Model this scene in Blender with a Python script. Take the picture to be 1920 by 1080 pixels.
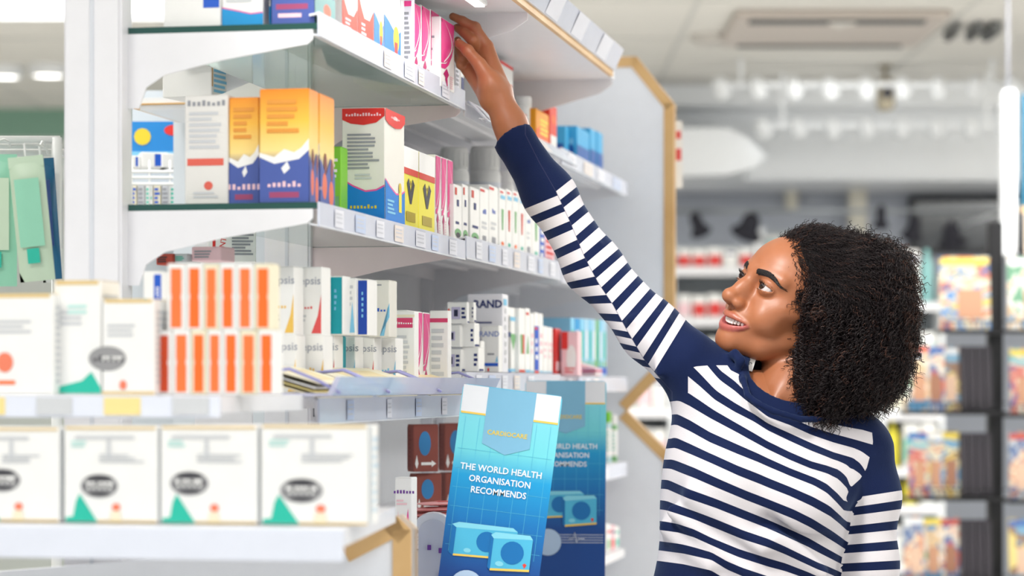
import bpy, bmesh, math, random
import numpy as np
from mathutils import Vector, Matrix, noise
random.seed(7); rng = np.random.default_rng(7)
for o in list(bpy.data.objects): bpy.data.objects.remove(o)
S = bpy.context.scene; COL = S.collection
PI = math.pi
# ---------------------------------------------------------------- camera
F = 4800.0; CH = 1.40                       # focal length in pixels of a 1920 wide frame, eye height
cam_d = bpy.data.cameras.new('camera'); cam = bpy.data.objects.new('camera', cam_d); COL.objects.link(cam)
cam.location = (0, 0, CH); cam.rotation_euler = (PI/2, 0, 0)
cam_d.sensor_width = 36; cam_d.lens = 90; cam_d.shift_y = 180/1920
cam_d.dof.use_dof = True; cam_d.dof.focus_distance = 4.16; cam_d.dof.aperture_fstop = 3.6
cam_d.clip_start = 0.05
S.camera = cam
# ---------------------------------------------------------------- light and exposure
S.view_settings.view_transform = 'Standard'; S.view_settings.look = 'None'
S.view_settings.exposure = 0.55; S.view_settings.gamma = 1; S.view_settings.use_curve_mapping = False
W = bpy.data.worlds.new('daylight'); S.world = W; W.use_nodes = True
W.node_tree.nodes['Background'].inputs[0].default_value = (0.93, 0.97, 1.0, 1)
W.node_tree.nodes['Background'].inputs[1].default_value = 0.50
CEIL = 3.05
def area(name, loc, sx, sy, power, col=(1, 1, 1), rot=(0, 0, 0)):
    l = bpy.data.lights.new(name, 'AREA'); l.shape = 'RECTANGLE'; l.size = sx; l.size_y = sy
    l.energy = power; l.color = col
    o = bpy.data.objects.new(name, l); COL.objects.link(o); o.location = loc; o.rotation_euler = rot
    return o
for i, (x, y, p) in enumerate([(-1.6, 1.6, 19), (1.2, 1.4, 27), (-1.4, 4.6, 15), (2.5, 6.6, 30), (3.6, 3.6, 34), (-3.6, 7.5, 45),
                               (1.9, 8.8, 56), (4.6, 8.6, 62), (-1.8, 11.0, 44)]):
    area('ceiling_lamp_light', (x, y, CEIL-0.06), 1.25, 0.6, p, (1.0, 0.985, 0.96))
for x in (1.7, 3.2, 4.6): area('track_light', (x, 12.7, 2.72), .8, .15, 1.9, (1.0, .99, .96), (math.radians(62), 0, 0))
kl = bpy.data.lights.new('key_spotlight', 'SPOT'); kl.energy = 122; kl.spot_size = math.radians(52); kl.spot_blend = .7; kl.shadow_soft_size = .16; kl.color = (1, .98, .95)
ko = bpy.data.objects.new('key_spotlight', kl); COL.objects.link(ko); ko.location = (-0.35, 2.95, CEIL-.15)
ko.rotation_euler = (Vector((0.42, 4.15, 1.55))-Vector(ko.location)).to_track_quat('-Z', 'Y').to_euler()
# ---------------------------------------------------------------- helpers
ORD = ['first', 'second', 'third', 'fourth', 'fifth', 'sixth', 'seventh', 'eighth', 'ninth', 'tenth', 'eleventh', 'twelfth']
MATS = {}
def mat(name, col, rough=0.5, metal=0.0, trans=0.0, emit=0.0, noise_amt=0.03, scale=30, bump=0.0, spec=0.5, sss=0.0, alpha=1.0):
    if name in MATS: return MATS[name]
    m = bpy.data.materials.new(name); m.use_nodes = True; nt = m.node_tree; b = nt.nodes['Principled BSDF']
    c = tuple(pow(max(x, 0)/255.0, 2.2) for x in col)
    b.inputs['Roughness'].default_value = rough; b.inputs['Metallic'].default_value = metal
    b.inputs['Specular IOR Level'].default_value = spec
    b.inputs['Transmission Weight'].default_value = trans
    b.inputs['Alpha'].default_value = alpha
    if sss: 
        b.inputs['Subsurface Weight'].default_value = sss; b.inputs['Subsurface Radius'].default_value = (1, .35, .2); b.inputs['Subsurface Scale'].default_value = 0.008
    tc = nt.nodes.new('ShaderNodeTexCoord'); nz = nt.nodes.new('ShaderNodeTexNoise'); nz.inputs['Scale'].default_value = scale
    nt.links.new(tc.outputs['Object'], nz.inputs['Vector'])
    mx = nt.nodes.new('ShaderNodeMix'); mx.data_type = 'RGBA'
    mx.inputs[6].default_value = tuple(x*(1-noise_amt) for x in c)+(1,); mx.inputs[7].default_value = tuple(min(1, x*(1+noise_amt)) for x in c)+(1,)
    nt.links.new(nz.outputs['Fac'], mx.inputs[0]); nt.links.new(mx.outputs[2], b.inputs['Base Color'])
    if bump:
        bp = nt.nodes.new('ShaderNodeBump'); bp.inputs['Strength'].default_value = bump; bp.inputs['Distance'].default_value = 0.002
        nt.links.new(nz.outputs['Fac'], bp.inputs['Height']); nt.links.new(bp.outputs['Normal'], b.inputs['Normal'])
    if emit:
        b.inputs['Emission Color'].default_value = c+(1,); b.inputs['Emission Strength'].default_value = emit
    MATS[name] = m; return m
def ramp_mat(name, stops, z0, z1, axis=2, rough=0.45, wob=0.0):
    """printed colour blend along one object axis; stops = [(t, rgb)]"""
    if name in MATS: return MATS[name]
    m = mat(name, (200, 200, 200), rough); nt = m.node_tree; b = nt.nodes['Principled BSDF']
    tc = nt.nodes.new('ShaderNodeTexCoord'); sp = nt.nodes.new('ShaderNodeSeparateXYZ'); mr = nt.nodes.new('ShaderNodeMapRange')
    cr = nt.nodes.new('ShaderNodeValToRGB')
    nt.links.new(tc.outputs['Object'], sp.inputs[0]); nt.links.new(sp.outputs[axis], mr.inputs[0])
    mr.inputs[1].default_value = z0; mr.inputs[2].default_value = z1
    nt.links.new(mr.outputs[0], cr.inputs[0]); nt.links.new(cr.outputs[0], b.inputs['Base Color'])
    e = cr.color_ramp.elements
    while len(e) < len(stops): e.new(0.5)
    for k, (t, c) in enumerate(stops):
        e[k].position = t; e[k].color = tuple(pow(x/255.0, 2.2) for x in c)+(1,)
    return m
def grain_mat(name, c1, c2, sc=(2, 2, 30)):
    if name in MATS: return MATS[name]
    m = mat(name, c1, 0.45); nt = m.node_tree; b = nt.nodes['Principled BSDF']
    tc = nt.nodes.new('ShaderNodeTexCoord'); mp = nt.nodes.new('ShaderNodeMapping'); mp.inputs['Scale'].default_value = sc
    nz = nt.nodes.new('ShaderNodeTexNoise'); nz.inputs['Scale'].default_value = 6; nz.inputs['Detail'].default_value = 5
    cr = nt.nodes.new('ShaderNodeValToRGB'); e = cr.color_ramp.elements
    e[0].position = .35; e[1].position = .65
    for k, c in enumerate((c1, c2)): e[k].color = tuple(pow(x/255.0, 2.2) for x in c)+(1,)
    nt.links.new(tc.outputs['Object'], mp.inputs[0]); nt.links.new(mp.outputs[0], nz.inputs['Vector'])
    nt.links.new(nz.outputs['Fac'], cr.inputs[0]); nt.links.new(cr.outputs[0], b.inputs['Base Color'])
    return m
def photo_mat(name, cols, scale=14, seed=0.0):
    """blotchy printed picture: cells in a few ink colours"""
    if name in MATS: return MATS[name]
    m = mat(name, (200, 200, 200), 0.35); nt = m.node_tree; b = nt.nodes['Principled BSDF']
    tc = nt.nodes.new('ShaderNodeTexCoord'); mp = nt.nodes.new('ShaderNodeMapping'); mp.inputs['Location'].default_value = (seed, seed*1.7, seed*.6)
    nz = nt.nodes.new('ShaderNodeTexNoise'); nz.inputs['Scale'].default_value = scale; nz.inputs['Detail'].default_value = 1.5; nz.inputs['Distortion'].default_value = 1.2
    cr = nt.nodes.new('ShaderNodeValToRGB'); cr.color_ramp.interpolation = 'CONSTANT'; e = cr.color_ramp.elements
    while len(e) < len(cols): e.new(0.5)
    for k, c in enumerate(cols):
        e[k].position = 0 if k == 0 else .3+.4*k/len(cols); e[k].color = tuple(pow(x/255.0, 2.2) for x in c)+(1,)
    nt.links.new(tc.outputs['Object'], mp.inputs[0]); nt.links.new(mp.outputs[0], nz.inputs['Vector'])
    nt.links.new(nz.outputs['Fac'], cr.inputs[0]); nt.links.new(cr.outputs[0], b.inputs['Base Color'])
    return m

class MB:
    """collects faces with a material each, builds ONE mesh object"""
    def __init__(s): s.v = []; s.f = []; s.m = []; s.sm = []
    def add(s, vs, fs, m, smooth=False, M=None):
        n = len(s.v)
        s.v += [tuple(M @ Vector(p)) if M else tuple(p) for p in vs]
        for f in fs: s.f.append([i+n for i in f]); s.m.append(m); s.sm.append(smooth)
    def box(s, c, d, m, M=None, ch=0.0):
        x, y, z = c; a, b, e = d[0]/2, d[1]/2, d[2]/2
        if ch <= 0:
            vs = [(x+i*a, y+j*b, z+k*e) for i in (-1, 1) for j in (-1, 1) for k in (-1, 1)]
            s.add(vs, [(0, 1, 3, 2), (4, 6, 7, 5), (0, 4, 5, 1), (2, 3, 7, 6), (0, 2, 6, 4), (1, 5, 7, 3)], m, M=M); return
        bm = bmesh.new(); bmesh.ops.create_cube(bm, size=1)
        for v in bm.verts: v.co = Vector((x+v.co.x*2*a, y+v.co.y*2*b, z+v.co.z*2*e))
        bmesh.ops.bevel(bm, geom=bm.edges[:], offset=min(ch, .45*min(d)), segments=2 if ch > .002 else 1, affect='EDGES')
        bm.verts.index_update(); s.add([v.co[:] for v in bm.verts], [[v.index for v in f.verts] for f in bm.faces], m, M=M); bm.free()
    def prism(s, poly, h0, h1, m, axis='y', M=None, ms=None):
        """poly in the plane across axis, extruded h0..h1"""
        def P(a, b, h): return {'y': (a, h, b), 'z': (a, b, h), 'x': (h, a, b)}[axis]
        n = len(poly); vs = [P(a, b, h0) for a, b in poly]+[P(a, b, h1) for a, b in poly]
        s.add(vs, [list(range(n)), list(range(2*n-1, n-1, -1))], m, M=M)
        s.add(vs, [(i, i+n, (i+1) % n+n, (i+1) % n) for i in range(n)], ms or m, M=M)
    def tube(s, pts, r, m, n=8, M=None, cap=True):
        pts = [Vector(p) for p in pts]; k = len(pts); rr = r if isinstance(r, (list, tuple)) else [r]*k
        vs = []; up = None
        for i, p in enumerate(pts):
            t = (pts[min(i+1, k-1)]-pts[max(i-1, 0)]).normalized()
            if up is None: up = t.orthogonal().normalized()
            up = (up - t*up.dot(t)).normalized(); w = t.cross(up)
            vs += [tuple(p+(up*math.cos(2*PI*j/n)+w*math.sin(2*PI*j/n))*rr[i]) for j in range(n)]
        fs = [(i*n+j, i*n+(j+1) % n, (i+1)*n+(j+1) % n, (i+1)*n+j) for i in range(k-1) for j in range(n)]
        if cap: fs += [list(range(n-1, -1, -1)), [(k-1)*n+j for j in range(n)]]
        s.add(vs, fs, m, True, M)
    def lathe(s, prof, m, n=24, M=None, c=(0, 0)):
        vs = [(c[0]+r*math.cos(2*PI*j/n), c[1]+r*math.sin(2*PI*j/n), z) for r, z in prof for j in range(n)]
        fs = [(i*n+j, i*n+(j+1) % n, (i+1)*n+(j+1) % n, (i+1)*n+j) for i in range(len(prof)-1) for j in range(n)]
        s.add(vs, fs, m, True, M)
        if prof[0][0] > 1e-4: s.add(vs[:n], [list(range(n-1, -1, -1))], m, False, M)
        if prof[-1][0] > 1e-4: s.add(vs[-n:], [list(range(n))], m, False, M)
    def build(s, name, parent=None, M=None):
        me = bpy.data.meshes.new(name); me.from_pydata(s.v, [], s.f)
        idx = {}; ids = []
        for m in s.m:
            if m.name not in idx: idx[m.name] = len(idx); me.materials.append(m)
            ids.append(idx[m.name])
        me.polygons.foreach_set('material_index', ids); me.polygons.foreach_set('use_smooth', s.sm); me.update()
        o = bpy.data.objects.new(name, me); COL.objects.link(o)
        if M is not None: o.matrix_world = M
        if parent is not None: o.parent = parent
        return o
def tag(o, label=None, cat=None, group=None, kind=None):
    if label: o['label'] = label
    if cat: o['category'] = cat
    if group: o['group'] = group
    if kind: o['kind'] = kind
    return o
def empty(name, loc, rz=0.0):
    o = bpy.data.objects.new(name, None); COL.objects.link(o); o.location = loc; o.rotation_euler = (0, 0, rz); o.empty_display_size = .05; return o
def children(o): return [c for c in bpy.data.objects if c.parent == o]
def copy_tree(o, parent=None):
    kids = list(o.children)
    c = o.copy(); COL.objects.link(c)
    if parent: c.parent = parent
    for k in kids: copy_tree(k, c)
    return c
TXT = {}
def text_mesh(t, bold=0.0):
    if (t, bold) in TXT: return TXT[(t, bold)]
    cu = bpy.data.curves.new('lettering', 'FONT'); cu.body = t; cu.align_x = 'CENTER'; cu.align_y = 'CENTER'; cu.resolution_u = 2; cu.offset = bold
    ob = bpy.data.objects.new('lettering', cu); COL.objects.link(ob)
    me = bpy.data.meshes.new_from_object(ob.evaluated_get(bpy.context.evaluated_depsgraph_get()))
    r = ([v.co[:] for v in me.vertices], [list(p.vertices) for p in me.polygons])
    bpy.data.objects.remove(ob); bpy.data.curves.remove(cu); bpy.data.meshes.remove(me)
    TXT[(t, bold)] = r; return r
# gondola frame: u runs along the shelf fronts away from the camera, v out into the aisle
A = math.radians(10.85); SA, CA = math.sin(A), math.cos(A)
X0, Y0 = (593-960)/F*3.52, 3.52
def G(u, v, z=0.0): return Vector((X0+u*SA+v*CA, Y0+u*CA-v*SA, z))
def u_at(px, v):
    k = (px-960)/F; return (X0+v*CA-k*(Y0-v*SA))/(k*CA-SA)
def dep(u, v): return Y0+u*CA-v*SA
def zpx(py, d): return CH-(py-720)/F*d
def at(px, py, d): return Vector(((px-960)/F*d, d, zpx(py, d)))
RA = PI/2-A      # rz of things whose front faces the aisle
RC = -A          # rz of things whose front faces the camera end
MG = Matrix.Rotation(-A, 4, 'Z'); MG.translation = Vector((X0, Y0, 0))   # local x = v, y = u
# palette
white = mat('white_lacquer', (240, 243, 246), .4)
paper = mat('white_card', (244, 244, 242), .55)
navy = mat('navy_ink', (28, 44, 110), .5); grey_ink = mat('grey_ink', (150, 152, 160), .6); dark = mat('dark_ink', (60, 60, 66), .6)
red = mat('red_ink', (220, 50, 45), .45); orange = mat('orange_ink', (250, 112, 38), .5); pink = mat('pink_ink', (236, 84, 160), .4)
blue = mat('blue_ink', (28, 90, 200), .45); sky = mat('sky_ink', (20, 150, 215), .45); teal = mat('teal_ink', (20, 165, 180), .45)
green = mat('green_ink', (120, 200, 60), .5); yellow = mat('yellow_ink', (238, 226, 70), .5); mint = mat('mint_ink', (40, 190, 165), .5)
cream = mat('cream_card', (240, 232, 205), .6); gold = mat('gold_card', (228, 200, 140), .5); maroon = mat('maroon_ink', (130, 62, 56), .5)
lilac = mat('lilac_plastic', (214, 220, 240), .3); magenta = mat('magenta_ink', (190, 30, 110), .45); palepink = mat('pale_pink_ink', (246, 205, 212), .5)
ltblue = mat('light_blue_ink', (130, 200, 235), .5); purple = mat('purple_ink', (110, 60, 150), .5)
wood = grain_mat('beech_edge', (222, 184, 130), (205, 162, 104), (1, 1, 1))
black = mat('black_plastic', (28, 28, 32), .4)
shelf_white = mat('shelf_enamel', (236, 236, 240), .35)
# ---------------------------------------------------------------- the room
def struct(name, mb, M=None): return tag(mb.build(name, M=M), kind='structure')
floor_m = mat('vinyl_floor', (228, 226, 222), .25, noise_amt=.06, scale=3)
ceil_m = mat('ceiling_paint', (232, 230, 224), .8, noise_amt=.02, scale=2)
wall_m = mat('wall_paint', (214, 214, 210), .8, noise_amt=.03, scale=2)
slate = mat('slate_wall_paint', (184, 190, 202), .7, noise_amt=.05, scale=2)
YF = 15.4
b = MB(); b.box((1.0, 7.0, -.05), (13, 17.2, .1), floor_m); struct('floor', b)
b = MB(); b.box((1.0, 7.0, CEIL+.05), (13, 17.2, .1), ceil_m)
for i in range(14): b.box((1.0, -1+i*1.2, CEIL-.003), (13, .02, .006), wall_m)
for i in range(11): b.box((-5.2+i*1.2, 7.0, CEIL-.003), (.02, 17.2, .006), wall_m)
struct('ceiling', b)
b = MB(); b.box((1.0, YF+.1, CEIL/2), (13, .2, CEIL), slate); struct('wall_back', b)
b = MB(); b.box((-5.55, 7.0, CEIL/2), (.1, 17.2, CEIL), wall_m); struct('wall_left', b)
b = MB(); b.box((7.55, 7.0, CEIL/2), (.1, 17.2, CEIL), wall_m); struct('wall_right', b)
b = MB(); b.box((-2.95, YF-.01, 1.44), (4.9, .04, 2.88), mat('pale_wall_paint', (214, 220, 216), .7)); struct('trim_5', b)
b = MB(); b.box((-2.95, YF-.02, 2.965), (4.9, .06, .17), mat('mint_wall_paint', (138, 178, 158), .7)); struct('trim_6', b)
# bulkhead over the far display wall: stepped, with a rounded left end
b = MB(); b.box((2.42, 14.9, 2.80), (5.3, .9, .50), white, ch=.02); b.box((2.42, 14.3, 2.99), (5.3, .4, .12), white, ch=.01)
struct('trim_1', b)
b = MB()
pl = [(-.2, 2.56), (-.2, 2.77), (1.16, 2.77), (1.26, 2.72), (1.36, 2.62), (1.30, 2.555), (1.15, 2.52), (.2, 2.50)]
b.prism(pl, 13.7, 14.5, white); struct('trim_2', b)
cream_paint = mat('cream_paint', (226, 222, 208), .6)
def pillar(px0, px1, py0, py1, d, n):
    x0, x1 = at(px0, 0, d).x, at(px1, 0, d).x
    bb = MB(); bb.box(((x0+x1)/2, d+.05, (zpx(py0, d)+zpx(py1, d))/2), (x1-x0, .1, zpx(py0, d)-zpx(py1, d)), cream_paint, ch=.01); struct('trim_%d' % n, bb)
pillar(1593, 1626, 318, 1180, 15.2, 3)
pillar(1474, 1497, 330, 392, 15.3, 4)

# ceiling fittings
def lamp_panel(x, y):
    e = empty('ceiling_light', (x, y, CEIL)); bb = MB()
    for sx, sy, w, d in ((0, .32, 1.3, .04), (0, -.32, 1.3, .04), (.65, 0, .04, .68), (-.65, 0, .04, .68)): bb.box((sx, sy, -.02), (w, d, .04), white)
    bb.build('frame', e); bb = MB(); bb.box((0, 0, -.012), (1.26, .60, .012), mat('lamp_diffuser', (255, 252, 246), .4, emit=3.0)); bb.build('diffuser', e)
    return e
LP = [(-1.6, 1.6), (1.2, 1.4), (-1.4, 4.6), (2.5, 6.6), (3.6, 3.6), (-3.6, 7.5), (1.9, 8.8), (4.6, 8.6), (-1.8, 11.0)]
e0 = lamp_panel(*LP[0])
for i, (x, y) in enumerate(LP):
    e = e0 if i == 0 else copy_tree(e0); e.location = (x, y, CEIL)
    tag(e, 'recessed white ceiling light panel '+['over the near left aisle', 'over the spot the photo was taken from', 'above the back of the gondola', 'above the aisle behind the woman', 'near the right wall, closest', 'near the left wall', 'in front of the air vent', 'above the magazine racks', 'far away, left of the bulkhead'][i], 'ceiling light')
for i, (x, y) in enumerate([(-2.64, 13.3), (-2.40, 13.25)]):
    e = empty('downlight', (x, y, CEIL)); tag(e, 'glowing round ceiling downlight left of the white shelf upright, %s one' % ['left', 'right'][i], 'ceiling light')
    q = MB(); q.lathe([(.10, 0), (.10, -.05), (.085, -.06), (.080, -.05)], white, 20); q.build('ring', e)
    q = MB(); q.lathe([(.0001, -.058), (.078, -.054)], mat('lamp_diffuser', (255, 252, 246), .4, emit=3.0), 20); q.build('lamp', e)
# air conditioning cassette
e = empty('ceiling_vent', (1.46, 11.75, CEIL)); tag(e, 'white square air conditioning cassette with dark slots in the ceiling', 'air vent')
b = MB(); b.box((0, 0, -.02), (.95, 1.0, .04), mat('vent_panel', (205, 196, 188), .5), ch=.01); b.build('panel', e)
b = MB(); b.box((-.02, -.40, -.045), (.78, .09, .012), mat('vent_slot', (92, 96, 98), .6)); b.build('slot', e)
b = MB(); b.box((0, .42, -.045), (.78, .03, .012), mat('vent_slot', (92, 96, 98), .6)); b.build('slot', e)
b = MB(); b.prism([(-.06, -.44), (.06, -.44), (0, -.30)], -.060, -.052, ceil_m, 'z'); b.build('deflector', e)
for x in (2.02, 2.12, 2.20):
    b = MB(); b.box((0, 0, -.03), (.03 if x < 2.2 else .05, .30, .05), mat('grille_grey', (120, 122, 122), .6), ch=.004)
    for k in range(5): b.box((0, -.12+.06*k, -.058), (.02, .02, .006), dark)
    o = b.build('ceiling_grille', M=Matrix.Translation((x, 11.75, CEIL))); tag(o, 'small grey slotted grille beside the ceiling cassette, '+('left one' if x < 2.1 else 'middle one' if x < 2.15 else 'right one'), 'air vent', 'ceiling grilles')
b = MB(); b.lathe([(.10, 0), (.10, -.02), (.07, -.045), (.0001, -.05)], mat('detector_plastic', (200, 196, 190), .5))
tag(b.build('smoke_detector', M=Matrix.Translation((.94, 12.1, CEIL))), 'round off white smoke detector on the ceiling left of the vent', 'smoke detector')
# hanging camera
e = empty('security_camera', (1.93, 13.25, CEIL)); tag(e, 'beige security camera hanging from the ceiling on a short stem', 'camera')
cm = mat('camera_beige', (160, 150, 128), .5)
b = MB(); b.tube([(0, 0, 0), (0, 0, -.09)], .013, cm); b.lathe([(.035, 0), (.035, -.012)], cm); b.build('stem', e)
b = MB(); b.box((0, -.02, -.155), (.08, .12, .16), cm, ch=.012); b.build('housing', e)
b = MB(); b.lathe([(.028, 0), (.028, .02), (.015, .02)], dark, M=Matrix.Translation((0, -.08, -.155)) @ Matrix.Rotation(PI/2, 4, 'X')); b.build('lens', e)
# track spotlights
def track(px0, px1, py, d, n, warm_last, label, grp, power):
    x0, x1 = at(px0, 0, d).x, at(px1, 0, d).x; z = zpx(py, d)
    bb = MB(); bb.box(((x0+x1)/2, d, z+.075), (x1-x0+.1, .03, .025), white, ch=.004); bb.box((x0+.1, d, (z+.08+CEIL)/2), (.02, .02, CEIL-z-.08), white); bb.box((x1-.1, d, (z+.08+CEIL)/2), (.02, .02, CEIL-z-.08), white)
    tag(bb.build('lighting_track'), 'white lighting track carrying '+label, 'light track')
    em = mat('spot_lamp_glass', (240, 248, 255), .3, emit=power)
    for i in range(n):
        x = x0+(x1-x0)*i/(n-1); last = warm_last and i == n-1
        e = empty('spotlight', (x, d, z+.06)); q = MB()
        MM = Matrix.Rotation(math.radians(-28), 4, 'Y') @ Matrix.Rotation(math.radians(55), 4, 'X')
        q.lathe([(.02, .07), (.034, .05), (.046, -.03), (.046, -.045), (.04, -.045)], white, 16, M=MM); q.build('housing', e)
        q = MB(); q.lathe([(.0001, -.047), (.038, -.045)], mat('warm_lamp_glass', (255, 226, 160), .3, emit=4) if last else em, 16, M=MM); q.build('lamp', e)
        tag(e, 'warm yellow glowing spotlight at the right end of %s' % label if last else 'white spotlight, %s from left on %s' % (ORD[i], label), 'spotlight', None if last else grp)
track(1352, 1897, 186, 13.0, 9, True, 'the upper spotlight row', 'upper row spotlights', 1.6)
track(1432, 1885, 262, 13.6, 8, True, 'the lower spotlight row', 'lower row spotlights', 1.1)

# dark framed screen high on the far wall
e = empty('wall_screen', (2.75, YF-.06, 2.35)); tag(e, 'wide dark glossy screen high on the far grey wall', 'screen')
b = MB(); b.box((0, 0, 0), (.74, .06, .34), black, ch=.01); b.build('frame', e)
b = MB(); b.box((0, -.035, 0), (.68, .01, .28), mat('screen_glass', (60, 66, 72), .15, spec=.8)); b.build('panel', e)
# right hand edge: white post, teal banner, poster
b = MB(); b.box((1.86, 9.6, 2.19), (.05, .08, .62), white, ch=.006); b.tube([(1.86, 9.6, 2.49), (1.86, 9.6, CEIL)], .006, grey_ink); b.box((1.86, 9.6, CEIL-.01), (.08, .08, .02), white)
tag(b.build('display_post'), 'slim white post hanging from the ceiling above the magazine rack at right', 'post')
b = MB(); b.box((1.97, 9.55, 2.27), (.14, .02, .42), mat('teal_banner', (0, 86, 112), .5)); b.box((1.97, 9.54, 2.05), (.14, .03, .02), wood)
tag(b.build('banner'), 'teal hanging banner at the right edge beside the white post', 'banner')
b = MB(); b.box((1.97, 9.5, 1.96), (.13, .02, .17), mat('cream_poster', (226, 206, 186), .6)); b.box((1.94, 9.488, 1.93), (.04, .004, .06), palepink)
tag(b.build('poster'), 'cream poster under the teal banner at the right edge', 'poster')

# ---------------------------------------------------------------- far display shelves
far_cols = {'r': red, 'w': paper, 'c': mat('aqua_pack', (150, 205, 205), .5), 'y': mat('straw_pack', (236, 220, 120), .5), 'g': mat('leaf_pack', (120, 180, 120), .5), 'b': blue, 'k': cream, 'o': orange, 't': mint, 'n': navy, 'p': palepink, 'Y': yellow}
def far_unit(name, px0, px1, d, rows, label, grp, tops=None):
    """rows: (py of shelf surface, pattern, pack height in px)"""
    x0, x1 = at(px0, 0, d).x, at(px1, 0, d).x; e = empty('display_shelving', ((x0+x1)/2, d+.15, 0)); tag(e, label, 'shelving')
    w = x1-x0; ztop = zpx(rows[0][0], d)+.13
    q = MB(); q.box((0, .17, ztop/2), (w, .02, ztop), mat('grey_backboard', (190, 196, 200), .6)); q.build('back_panel', e)
    for sx in (-1, 1):
        q = MB(); q.box((sx*w/2, 0, ztop/2), (.02, .34, ztop), white); q.build('side_panel', e)
    for j, (py, pat, hp) in enumerate(rows):
        z = zpx(py, d); q = MB(); q.box((0, 0, z-.012), (w-.02, .32, .024), white); q.box((0, -.165, z-.012), (w-.02, .01, .04), shelf_white); q.build('shelf', e)
        n = len(pat); pw = (w-.03)/n
        for i, ch in enumerate(pat):
            hh = hp/F*d*random.uniform(.88, 1.0); q = MB(); m = far_cols[ch]
            wd = pw*.88
            if ch in 'tYc' and random.random() < .5:
                q.lathe([(wd*.42, 0), (wd*.42, hh*.72), (wd*.2, hh*.84), (wd*.2, hh*.97), (.0001, hh)], m, 14)
            else:
                q.box((0, 0, hh/2), (wd, .12, hh), paper, ch=.003); q.box((0, -.0605, hh*.42), (wd*.9, .002, hh*.5), m); q.box((0, -.0605, hh*.82), (wd*.6, .002, hh*.12), far_cols['n' if m is paper else 'w'])
            o = q.build('product_pack', M=Matrix.Translation((x0+.015+pw*(i+.5), d+.07, z)))
            tag(o, '%s pack, %s from left, on %s' % ({'r': 'red and white', 'w': 'white', 'c': 'aqua', 'y': 'straw yellow', 'g': 'green', 'b': 'blue', 'k': 'cream', 'o': 'orange', 't': 'turquoise', 'n': 'navy', 'p': 'pale pink', 'Y': 'bright yellow'}[ch], ORD[i], ['top', 'second', 'third', 'fourth', 'fifth', 'sixth'][j]+' far shelf '+grp), 'product pack', 'packs on the far shelves '+grp)
far_unit('a', 1262, 1420, 12.6, [(505, 'rrrwr', 42), (600, 'prrrr', 52), (690, 'kwykw', 60), (790, 'wgwyk', 60), (880, 'wkpgw', 60), (1000, 'wcwkw', 70)],
         'white far shelving with red packs seen left of the woman\'s face', 'left of the face')
far_unit('a2', 1100, 1258, 11.4, [(770, 'wkgpw', 70), (870, 'wgwkp', 70), (1010, 'wkwgw', 80)],
         'white far shelving glimpsed through the notch of the end panel', 'behind the end panel')
far_unit('b', 1430, 1600, 14.2, [(470, 'cwcwc', 30), (560, 'wkcwc', 50), (650, 'cwkwc', 50), (760, 'kwcwk', 60)],
         'white far shelving hidden mostly behind the woman\'s head', 'behind the head')
far_unit('c', 1655, 1765, 11.6, [(570, 'cwc', 110), (690, 'cwc', 76), (775, 'kyk', 70), (880, 'YtY', 92), (950, 'YYc', 60), (1060, 'wtn', 80)],
         'white far shelving between the woman\'s hair and magazine rack', 'right of the hair')
# dark hats hanging on the far wall
hat = mat('dark_felt', (46, 46, 54), .9)
for i, (px, py, w) in enumerate([(1403, 428, 60), (1712, 432, 42), (1652, 412, 30), (1785, 445, 56), (1310, 425, 40)]):
    dd = 13.8; r = w/F*dd/2; P = at(px, py, dd); e = empty('hat', P); tag(e, ['dark felt hat above the red packs, left of the face', 'dark hat hanging just right of the hair top', 'small dark hat beside the cream pillar', 'dark hat above the magazine rack', 'grey hat near the gondola end panel'][i], 'hat')
    q = MB(); q.lathe([(r*.25, .02), (r*1.02, -.035), (r*1.0, -.04), (r*.62, .0), (r*.55, .06), (r*.3, .085), (.0001, .09)], hat, 20, M=Matrix.Rotation(.35-.2*i, 4, 'Y') @ Matrix.Rotation(.5, 4, 'X')); q.build('brim', e)
    q = MB(); zr = zpx(396, 13.8)-P.z; q.tube([(0, 0, .03), (0, .0, zr-.005), (0, .02, zr+.012), (0, .03, zr)], .005, dark); q.build('hook', e)
b = MB(); p0, p1 = at(1250, 396, 13.8), at(1880, 396, 13.8); b.tube([p0, p1], .012, mat('rail_steel', (150, 155, 160), .3, .7)); b.tube([p0, (p0.x, YF, p0.z)], .01, white); b.tube([p1, (p1.x, YF, p1.z)], .01, white)
tag(b.build('hanging_rail'), 'long steel rail across the far grey wall', 'rail')

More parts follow.
